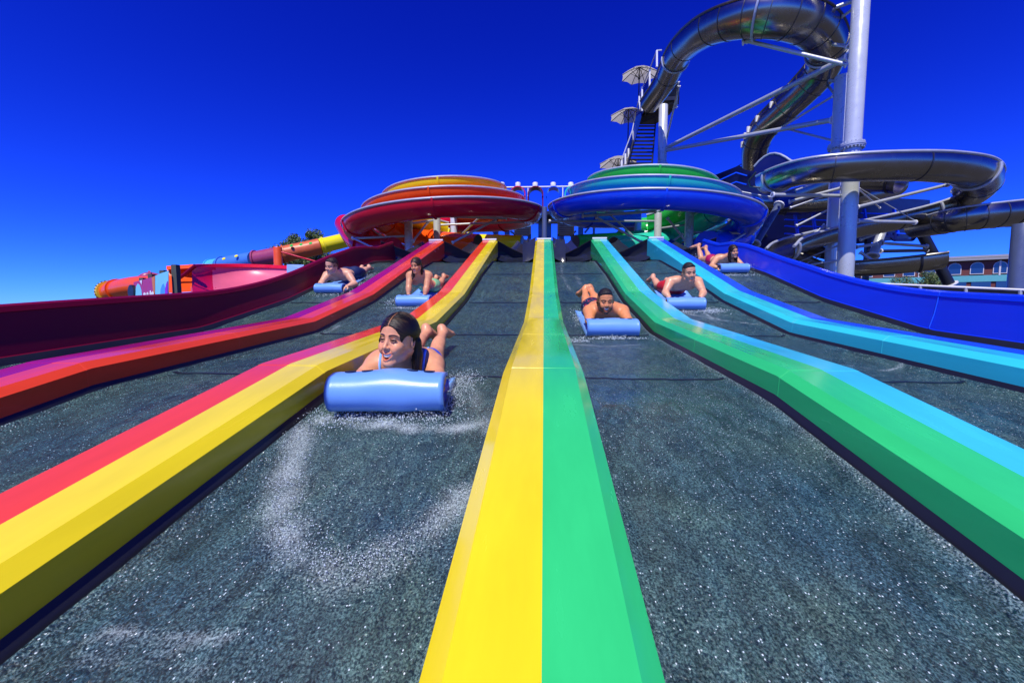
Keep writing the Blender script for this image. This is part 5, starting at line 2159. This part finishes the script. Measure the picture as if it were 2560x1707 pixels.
def hair_long(locks, ears=(), wide=6.0):
    def fn(T, S, RH, C, g, x_, bk):
        o = []

        def e(a, r, k=.6, op='u'):
            o.append(('ell', (T(*a), V(*r) * S, RH), k * S, op))

        def c(a, b, r1, r2, k=.7):
            o.append(('cone', (T(*a), T(*b), r1 * S, r2 * S), k * S, 'u'))
        e((0, 1.4, 3.5), (8.2, 10.2, 8.9), .3)
        e((0, 3.2, -2.0), (7.5, 6.8, 6.8), 1.5)
        # open over the face, hairline arched at the parting
        e((0, -9.9, -1.6), (wide, 7.0, 8.2), .5, 'sub')
        e((0, -11.0, -8), (8, 8.5, 8.5), .6, 'sub')
        for s in (-1, 1):
            for a, b, q in (((1.2, -5.6, 8.6), (5.2, -4.6, 5.6), .7), ((5.2, -4.6, 5.6), (6.9, -1.6, 3.2), .75), ((6.9, -1.6, 3.2), (7.3, 1.6, 2.6), .9)):
                c((s * a[0], a[1], a[2]), (s * b[0], b[1], b[2]), q, q, .9)
        for s in ears:
            e((s * 7.6, -2.2, -2.2), (2.4, 3.6, 4.6), .4, 'sub')
        for pts, r1, r2 in locks:
            n = len(pts) - 1
            for i, (a, b) in enumerate(zip(pts, pts[1:])):
                ra = r1 + (r2 - r1) * i / n
                rb = r1 + (r2 - r1) * (i + 1) / n
                c(a, b, ra, rb, .8)
        return o
    return fn


# ---- garments
def trunks(t0=.30, leg=.45, fit=.012):
    def fn(X, Y, Z, q):
        h, sp = q['hpm'], q['sp']
        d = (X - h[0]) * sp[0] + (Y - h[1]) * sp[1] + (Z - h[2]) * sp[2]
        up = d - t0 * q['L']
        g = q['g']
        kn = (g['knl'] + g['knr']) / 2
        L2 = unit(kn - h)
        d2 = (X - h[0]) * L2[0] + (Y - h[1]) * L2[1] + (Z - h[2]) * L2[2] - leg * np.linalg.norm(kn - h)
        return np.maximum(up, d2)
    return fn


def brief(t0=.16, cut=.8):
    def fn(X, Y, Z, q):
        h, sp, x = q['hpm'], q['sp'], q['x']
        d = (X - h[0]) * sp[0] + (Y - h[1]) * sp[1] + (Z - h[2]) * sp[2]
        l = np.abs((X - h[0]) * x[0] + (Y - h[1]) * x[1] + (Z - h[2]) * x[2])
        up = d - t0 * q['L']
        lo = -(d + .13) + np.maximum(0, l - .02) * cut
        return np.maximum(up, lo)
    return fn


def band(t0, t1):
    def fn(X, Y, Z, q):
        h, sp, L_ = q['hpm'], q['sp'], q['L']
        d = (X - h[0]) * sp[0] + (Y - h[1]) * sp[1] + (Z - h[2]) * sp[2]
        l = np.abs((X - h[0]) * q['x'][0] + (Y - h[1]) * q['x'][1] + (Z - h[2]) * q['x'][2])
        return np.maximum(np.maximum(d - t1 * L_, t0 * L_ - d), l - .19)
    return fn


def straps(off, w=.008):
    def fn(X, Y, Z, q):
        h, sp, L_, x, s = q['hpm'], q['sp'], q['L'], q['x'], q['shm']
        d = (X - h[0]) * sp[0] + (Y - h[1]) * sp[1] + (Z - h[2]) * sp[2]
        l = np.abs((X - s[0]) * x[0] + (Y - s[1]) * x[1] + (Z - s[2]) * x[2])
        return np.maximum(np.abs(l - off) - w, np.maximum(.55 * L_ - d, d - 1.22 * L_))
    return fn


# ---- the six riders and their mats
def foam_mat(W, label, s, bulge=0., tail=1.02, dip=0.):
    """roll + sheet in world space; W = local frame at the foot of the roll"""
    root = thing('foam_mat', label, 'foam mat', W.translation, 'rolled blue riding mats')
    Wd = .475
    Rr = .079
    th = .013
    prof = [(tail, .012), (tail * .7, .010), (tail * .4, .010), (.2, .009), (.08, .008)]
    prof += [(-Rr * math.sin(R_(a)), .006 + Rr - Rr * math.cos(R_(a))) for a in range(0, 176, 11)]
    prof += [(.035, .006 + 2 * Rr + .0), (.075, .004 + 2 * Rr - .004), (.105, 2 * Rr - .012)]
    nx = 20
    outer, inner = [], []
    m = len(prof)
    for i, (y, z) in enumerate(prof):
        y0, z0 = prof[max(0, i - 1)]
        y1, z1 = prof[min(m - 1, i + 1)]
        ty, tz = y1 - y0, z1 - z0
        l = math.hypot(ty, tz)
        ny, nz = tz / l, -ty / l                          # inward for this direction
        ro, ri = [], []
        for k in range(nx + 1):
            x = -Wd / 2 + Wd * k / nx
            u = x / (Wd / 2)
            dz = 0
            if i >= m - 10:
                t = (i - (m - 10)) / 9
                dz = bulge * math.exp(-(u / .45) ** 2) * t - .006 * t * abs(u) ** 3 + .003 * t * math.sin(5 * u + 1)
            if 7 < i < m - 10:
                dz = -dip * math.exp(-((u - .25) / .3) ** 2)
            for lst, o in ((ro, 0), (ri, th)):
                pw = W @ Vector((x, y - ny * (0 if o == 0 else -o), z + dz - nz * (0 if o == 0 else -o)))
                if i < 5:
                    fz = zfloor(pw.y) + (.010 if o == 0 else .010 + th) + (.012 * (1 - i / 4) * max(0, abs(u) - .8) / .2)
                    pw.z = fz if i < 3 else pw.z * .5 + fz * .5
                lst.append(pw)
        outer.append(ro)
        inner.append(ri)
    b = MB()
    b.grid(outer, flip=False)
    b.grid(inner, flip=True)
    for k in (0, nx):
        st = [[outer[i][k], inner[i][k]] for i in range(m)]
        b.grid(st, flip=(k == nx))
    for i in (0, m - 1):
        b.grid([outer[i], inner[i]], flip=(i == m - 1))
    # weld duplicate borders
    o = b.build('foam_sheet', M['foam_blue'], root, smooth=50)
    md = o.modifiers.new('weld', 'WELD')
    md.merge_threshold = .0004
    for u in (-.70, -.40, .40, .70):
        h = MB()
        ring = []
        for lay in range(2):
            for k in range(16):
                a = 2 * math.pi * k / 16
                x = u * Wd / 2 + .024 * math.cos(a)
                y = .040 + .015 * math.sin(a)
                zz = interp([(0, .006 + 2 * Rr), (.035, .006 + 2 * Rr), (.075, 2 * Rr), (.105, 2 * Rr - .012)], y) + .0022 + bulge * math.exp(-((x / (Wd / 2)) / .45) ** 2) * .85 - .004 * lay
                ring.append(W @ Vector((x, y, zz)))
        h.add(ring, [tuple(range(16))] + [(k, 16 + k, 16 + (k + 1) % 16, (k + 1) % 16) for k in range(16)])
        h.build('hole_shade_disc', M['hole_shade'], root, smooth=False)  # dark disc laid on the foam, painting the shade of an opening
    return root


def frame(u, v, s, yaw, lift=0.):
    """local frame resting on the lane where (u, v) meets it"""
    p = on_floor(u, v)
    L1 = 1.0 * s
    sl = math.atan2(zfloor(p.y + L1) - zfloor(p.y + .0), L1)
    return Matrix.Translation((p.x, p.y, p.z + lift)) @ Matrix.Rotation(R_(yaw), 4, 'Z') @ Matrix.Rotation(sl, 4, 'X') @ Matrix.Scale(s, 4)


def joints(**kw):
    J = dict(head=(-.02, .195, .30), neck=(-.01, .335, .195), shl=(-.145, .355, .155), shr=(.145, .355, .155),
             ell=(-.205, .20, .095), elr=(.205, .20, .095), wrl=(-.17, .088, .10), wrr=(.17, .088, .10),
             hipl=(-.085, .80, .105), hipr=(.085, .80, .105), knl=(-.09, 1.18, .075), knr=(.09, 1.18, .075),
             anl=(-.055, 1.50, .19), anr=(.06, 1.50, .19), foot=(0, .55, -.55))
    J.update(kw)
    return J
def rider(mat_label, label, u, v, s, yaw, J, sex, p, hair, garments, res, hres, lift=0., bulge=0., dip=0., tail=1.02, slope_add=0., ps=1.0):
    W = frame(u, v, s, yaw, lift)
    foam_mat(W, mat_label, s, bulge, tail, dip)
    W = W @ Matrix.Rotation(R_(slope_add), 4, 'X') @ Matrix.Scale(ps, 4)
    return person(label, W, J, sex, p, hair, garments, res, hres), W


DK = (.012, .007, .005)
# woman in front, second lane from the centre seam on its left side
hw1 = hair_long([([(6.2, 5.0, -1), (7.4, 5.6, -7), (8.3, 5.2, -13.5)], 2.9, 1.6), ([(5.0, 6.6, -3), (5.6, 7.4, -9), (5.6, 7.2, -14.5)], 2.6, 1.6),
                 ([(-6.6, -2.2, 4.5), (-7.4, -3.0, -1), (-7.6, -2.0, -6), (-7.0, .6, -10)], 1.25, .8), ([(-6.4, 4, -1), (-6.4, 4, -10)], 2.2, 1.4), ([(-3.5, 6.6, -3), (-3.6, 7.6, -8)], 2.4, 1.5), ([(1, 7.6, -3), (1.2, 8.2, -8)], 2.6, 1.6)], (1, -1), 6.7)
rider('nearest blue foam mat, rolled up under the laughing woman with wet brown hair', 'laughing woman with wet slicked brown hair and light blue bikini straps on the nearest mat',
      974, 1036, .925, 6,
      joints(head=(.005, .185, .283), hyaw=-23, hpitch=-4, hroll=3, gaze=-6, neck=(.005, .315, .175), shl=(-.128, .325, .138), shr=(.128, .325, .138), ell=(-.175, .19, .095), elr=(.175, .19, .095), glute=.75, hipl=(-.135, .78, .04), hipr=(.035, .78, .04), knl=(-.12, 1.11, .06), knr=(.04, 1.11, .06), anl=(-.07, 1.41, .17), anr=(.05, 1.41, .165), foot=(.25, .75, -.35), footl=(.35, .6, -.5)),
      'f', dict(skin=(.74, .33, .16), haircol=(.006, .0035, .0025), hairlight=(.16, .085, .04), streak=.4, long=True, part=True, mouth=.95, hs=1.0, strands=170, straps=(-.105, .105), strap_z=.21), hw1,
      [('bikini_top', (.03, .09, .6), band(.60, .78), .004), ('bikini_bottom', (.03, .09, .6), brief(), .004)],
      .0052, .0021, .012, .012, .006, .42, -2)
# bearded man right of the centre
rider('blue foam mat under the bearded man, its sheet showing at the left', 'bearded man with short black hair and patterned navy trunks, feet crossed up behind',
      1529, 841, .90, 2,
      joints(head=(-.04, .20, .30), hyaw=2, hpitch=2, shl=(-.16, .36, .165), shr=(.16, .36, .165), neck=(-.02, .33, .20), ell=(-.185, .18, .11), elr=(.185, .18, .11), wrl=(-.165, .088, .10), wrr=(.165, .088, .10),
             knl=(-.09, 1.16, .07), knr=(.05, 1.16, .07), anl=(-.075, 1.46, .20), anr=(.0, 1.46, .205), foot=(.1, .7, -.35), footl=(-.35, .5, -.5)),
      'm', dict(skin=(.72, .27, .10), haircol=(.008, .006, .005), hairlight=(.1, .09, .08), streak=.4, beard=.98, fade=True, mouth=1.05, hs=.95), hair_short(.9, .25, 1.2),
      [('swim_trunks', lambda v: (.35, .01, .05) if math.sin(v[0] * 90) * math.sin(v[1] * 60 + v[2] * 70) > .62 else ((.5, .5, .55) if math.sin(v[0] * 160 + 1) * math.sin(v[1] * 130) > .9 else (.010, .014, .05)), trunks(.2, .62), .008)],
      .0065, .003, .0)
# man with raised chest, right
rider('blue foam mat under the man with red trunks, glossy stripe along the roll', 'laughing man propped high on his arms with short dark hair and red trunks',
      1712, 775, .815, -5,
      joints(head=(.06, .225, .455), hyaw=12, hpitch=0, hroll=-4, neck=(.045, .325, .345), shl=(-.135, .345, .305), shr=(.205, .345, .305), ell=(-.225, .215, .185), elr=(.265, .21, .18), wrl=(-.185, .10, .14), wrr=(.205, .10, .13),
             hipl=(-.085, .84, .12), hipr=(.09, .84, .12), knl=(-.16, 1.21, .075), knr=(.06, 1.21, .075), anl=(-.20, 1.44, .15), anr=(.04, 1.54, .07), foot=(0, .7, -.35), footl=(-.25, .55, -.5)),
      'm', dict(skin=(.72, .35, .19), haircol=(.012, .009, .007), hairlight=(.1, .08, .07), fade=True, beard=.16, mouth=1.1, hs=1.02), hair_short(.9, .1, 1.5),
      [('swim_trunks', (.62, .012, .02), trunks(.22, .55), .008)], .0065, .003)
# woman far right
hl3 = hair_long([([(-6.8, 1.0, 0), (-7.6, .2, -7), (-8.2, -1.4, -14), (-8.0, -2.4, -20)], 2.4, 1.5), ([(-5.6, 5.0, -3), (-6.8, 5.0, -10), (-7.0, 2.6, -19)], 3.0, 1.8),
                 ([(6.6, 1.6, 0), (7.4, 1.4, -8), (7.0, .4, -15), (6.4, -.4, -21)], 2.4, 1.5), ([(4.6, 5.6, -3), (5.6, 5.8, -11), (5.4, 4.0, -19)], 3.0, 1.8), ([(0, 7, -4), (0, 7.5, -14)], 3.4, 2.2)])
rider('blue foam mat under the long-haired woman beside the royal blue wall', 'smiling woman with long loose dark hair and raspberry bikini bottom by the blue wall',
      1832, 683, .87, 1,
      joints(head=(.045, .20, .345), hyaw=6, hpitch=-2, hroll=-8, neck=(.015, .33, .235), shl=(-.15, .36, .19), shr=(.14, .35, .20), ell=(-.29, .22, .085), elr=(.22, .19, .11), wrl=(-.20, .09, .075), wrr=(.17, .088, .10),
             knl=(-.13, 1.15, .075), knr=(.02, 1.15, .08), anl=(-.13, 1.38, .30), anr=(.03, 1.42, .25), foot=(-.1, .6, -.25), footl=(-.45, .45, -.3)),
      'f', dict(skin=(.68, .33, .16), haircol=DK, hairlight=(.10, .05, .03), streak=.5, long=True, mouth=.65, part=True, hs=.88), hl3,
      [('bikini_bottom', (.42, .008, .08), brief(.22, .75), .005), ('bikini_top', (.02, .012, .03), band(.62, .86), .005)], .0065, .003)
# woman left, on straight arms
hl2 = hair_long([([(-6.4, 1.0, 0), (-7.2, -.4, -7), (-7.8, -2.6, -14), (-7.0, -4.6, -20)], 2.1, 1.0), ([(-5.4, 4.0, -3), (-6.8, 3.0, -10), (-7.4, -.2, -18)], 2.6, 1.3), ([(-6.8, -1, -9), (-8.6, -3.5, -15), (-8.2, -5, -21)], 1.3, .8),
                 ([(6.2, 3.0, 0), (6.8, 3.4, -8), (6.6, 2.6, -14)], 2.2, 1.4), ([(3.6, 6, -3), (4.6, 6.4, -10), (4.8, 5.5, -15)], 2.8, 1.6)])
rider('blue foam mat under the woman in the mint bikini, sheet lying behind to the right', 'smiling woman with long wavy brown hair and mint bikini bottom, pushing up on straight arms',
      1036, 767, .82, -2,
      joints(head=(.015, .215, .545), hyaw=-10, hpitch=0, hroll=-3, neck=(.015, .315, .415), shl=(-.125, .335, .375), shr=(.135, .335, .375), ell=(-.130, .235, .26), elr=(.135, .235, .25), wrl=(-.115, .13, .115), wrr=(.115, .13, .105),
             hipl=(-.08, .78, .12), hipr=(.085, .78, .12), knl=(-.10, 1.16, .075), knr=(.075, 1.16, .075), anl=(-.08, 1.46, .10), anr=(.055, 1.48, .12), foot=(.1, .7, -.3), hand_dir=(0, -.6, -.8)),
      'f', dict(skin=(.66, .30, .14), haircol=(.022, .012, .007), hairlight=(.16, .09, .05), streak=.6, long=True, mouth=.6, part=True, hs=.90), hl2,
      [('bikini_bottom', (.20, .48, .22), brief(.20, .7), .005), ('bikini_top', (.22, .45, .24), band(.66, .84), .004)], .0065, .003)
# young man far left
rider('blue foam mat under the young man beside the maroon wall', 'grinning bare-chested young man with short brown hair and navy swim shorts by the maroon wall',
      826, 733, .78, 2,
      joints(head=(-.005, .20, .375), hyaw=-22, hpitch=0, hroll=4, neck=(.01, .33, .25), shl=(-.165, .345, .20), shr=(.155, .365, .215), ell=(-.20, .19, .12), elr=(.30, .235, .085), wrl=(-.17, .088, .10), wrr=(.225, .09, .08),
             hipl=(-.085, .84, .12), hipr=(.09, .84, .12), knl=(-.10, 1.22, .075), knr=(.08, 1.22, .075), anl=(-.09, 1.57, .06), anr=(.05, 1.57, .07), foot=(.0, .7, -.4)),
      'm', dict(skin=(.72, .37, .22), haircol=(.018, .012, .008), hairlight=(.1, .07, .05), fade=True, mouth=.5, hs=1.02), hair_short(.8, .15, .9),
      [('swim_shorts', (.010, .022, .085), trunks(.26, .78), .010)], .0065, .003, ps=1.12)

# ---- spray thrown up by the mats
M['spray'] = plain('white_water', (.62, .72, .74), .15, var=.03, spec=.6)


def spray(label, spots, n, seed, smin=.0015, smax=.006):
    """spots: (world point, spread xyz, share)"""
    r = random.Random(seed)
    vs, fs = [], []
    octa = [Vector(q) for q in ((1, 0, 0), (-1, 0, 0), (0, 1, 0), (0, -1, 0), (0, 0, 1), (0, 0, -1))]
    of = [(0, 2, 4), (2, 1, 4), (1, 3, 4), (3, 0, 4), (2, 0, 5), (1, 2, 5), (3, 1, 5), (0, 3, 5)]
    tot = sum(s[2] for s in spots)
    for c, sp, share in spots:
        for _ in range(int(n * share / tot)):
            h = abs(r.gauss(0, 1)) * sp[2]
            p = c + Vector((r.gauss(0, 1) * sp[0], r.gauss(0, 1) * sp[1], 0))
            p.z = zfloor(p.y) + .004 + h
            s = smin + (smax - smin) * r.random() ** 2.5
            m = len(vs)
            st = Vector((r.uniform(.7, 1.3), r.uniform(.8, 1.8), r.uniform(.7, 1.4)))
            vs += [p + Vector((q.x * st.x, q.y * st.y, q.z * st.z)) * s for q in octa]
            fs += [tuple(m + k for k in f) for f in of]
    b = MB()
    b.add(vs, fs)
    o = b.build('water_spray', M['spray'], smooth=True)
    props(o, label, 'spray', None, 'stuff')


F3 = on_floor
spray('white spray around the nearest mat', [(F3(960, 1052), (.17, .035, .012), 3), (F3(1110, 1010), (.05, .10, .02), 3), (F3(1150, 960), (.05, .10, .015), 2), (F3(840, 1055), (.08, .04, .01), 1)], 4200, 1, .0009, .0030)
spray('thin curved wake of white drops ahead of the nearest mat', [(F3(u_, v_), (.035, .03, .004), 1) for u_, v_ in ((755, 1090), (722, 1150), (706, 1210), (700, 1270), (716, 1330), (760, 1385), (830, 1415), (900, 1418), (970, 1395), (1040, 1350), (1110, 1295), (1165, 1240))], 1800, 8, .0007, .0022)
spray('white spray around the bearded man', [(F3(1530, 848), (.15, .03, .010), 2), (F3(1450, 800), (.04, .20, .014), 2), (F3(1445, 855), (.06, .04, .008), 1)], 1100, 2, .0018, .005)
spray('white spray around the man in red trunks', [(F3(1712, 782), (.15, .03, .010), 2), (F3(1780, 780), (.07, .06, .012), 2), (F3(1660, 730), (.05, .2, .01), 1)], 1100, 3, .0018, .0055)
spray('white spray around the woman by the blue wall', [(F3(1832, 690), (.18, .04, .012), 2), (F3(1868, 680), (.06, .08, .06), 1), (F3(1750, 660), (.06, .12, .10), 1)], 700, 4, .002, .006)
spray('white spray around the woman in mint', [(F3(1030, 772), (.15, .04, .008), 2), (F3(985, 755), (.05, .1, .01), 1)], 600, 5, .002, .005)
spray('white spray around the young man', [(F3(826, 740), (.16, .04, .010), 1), (F3(880, 722), (.06, .14, .025), 3), (F3(915, 695), (.06, .14, .02), 2)], 1000, 6, .002, .006)
# ------------------------------------------------------------------ ground, sky, light
b = MB()
n = 24
b.add([Vector((x, y, 0)) for x in np.linspace(-900, 900, n) for y in np.linspace(-300, 1500, n)],
      [(i * n + j, (i + 1) * n + j, (i + 1) * n + j + 1, i * n + j + 1) for i in range(n - 1) for j in range(n - 1)])
M['ground'] = plain('paved_ground', (.055, .055, .045), .85, var=.2, scale=.6, bump=.2, bscale=20)
props(b.build('ground', M['ground'], smooth=False), kind='structure')

SUN_DIR = Vector((-.13, -.52, .84)).normalized()       # towards the sun
w = bpy.data.worlds.new('World')
scene.world = w
w.use_nodes = True
nt = w.node_tree
bg = nt.nodes['Background']
sky = nt.nodes.new('ShaderNodeTexSky')
sky.sky_type = 'NISHITA'
sky.sun_disc = False
sky.sun_elevation = math.asin(SUN_DIR.z)
sky.sun_rotation = math.atan2(SUN_DIR.x, SUN_DIR.y)
sky.altitude = 300
sky.air_density = 1.0
sky.dust_density = .1
sky.ozone_density = 4.0
# deep, strongly saturated summer sky: contrast per channel
sp = nt.nodes.new('ShaderNodeSeparateColor')
cb = nt.nodes.new('ShaderNodeCombineColor')
nt.links.new(sky.outputs['Color'], sp.inputs['Color'])
for ch, pw, k in (('Red', 2.4, .028), ('Green', 2.4, .055), ('Blue', 1.6, .82)):
    m1 = nt.nodes.new('ShaderNodeMath')
    m1.operation = 'POWER'
    m1.inputs[1].default_value = pw
    m2 = nt.nodes.new('ShaderNodeMath')
    m2.operation = 'MULTIPLY'
    m2.inputs[1].default_value = k
    nt.links.new(sp.outputs[ch], m1.inputs[0])
    nt.links.new(m1.outputs[0], m2.inputs[0])
    nt.links.new(m2.outputs[0], cb.inputs[ch])
nt.links.new(cb.outputs['Color'], bg.inputs['Color'])
# clear dry air: skip the milky band at the very horizon
tcw = nt.nodes.new('ShaderNodeTexCoord')
vm = nt.nodes.new('ShaderNodeVectorMath')
vm.operation = 'ADD'
vm.inputs[1].default_value = (0, 0, .03)
nt.links.new(tcw.outputs['Generated'], vm.inputs[0])
nt.links.new(vm.outputs['Vector'], sky.inputs['Vector'])
bg.inputs['Strength'].default_value = .1
sl = bpy.data.lights.new('sun', 'SUN')
so = bpy.data.objects.new('sun', sl)
COL.objects.link(so)
sl.energy = 4.8
sl.angle = R_(.53)
sl.color = (1.0, .95, .86)
so.rotation_euler = SUN_DIR.to_track_quat('Z', 'Y').to_euler()
so.location = (-10, -10, 30)

scene.view_settings.view_transform = 'Standard'
scene.view_settings.look = 'None'
scene.view_settings.exposure = 0.0
scene.view_settings.gamma = 1.0
scene.cycles.max_bounces = 8
scene.cycles.use_denoising = True
scene.render.film_transparent = False
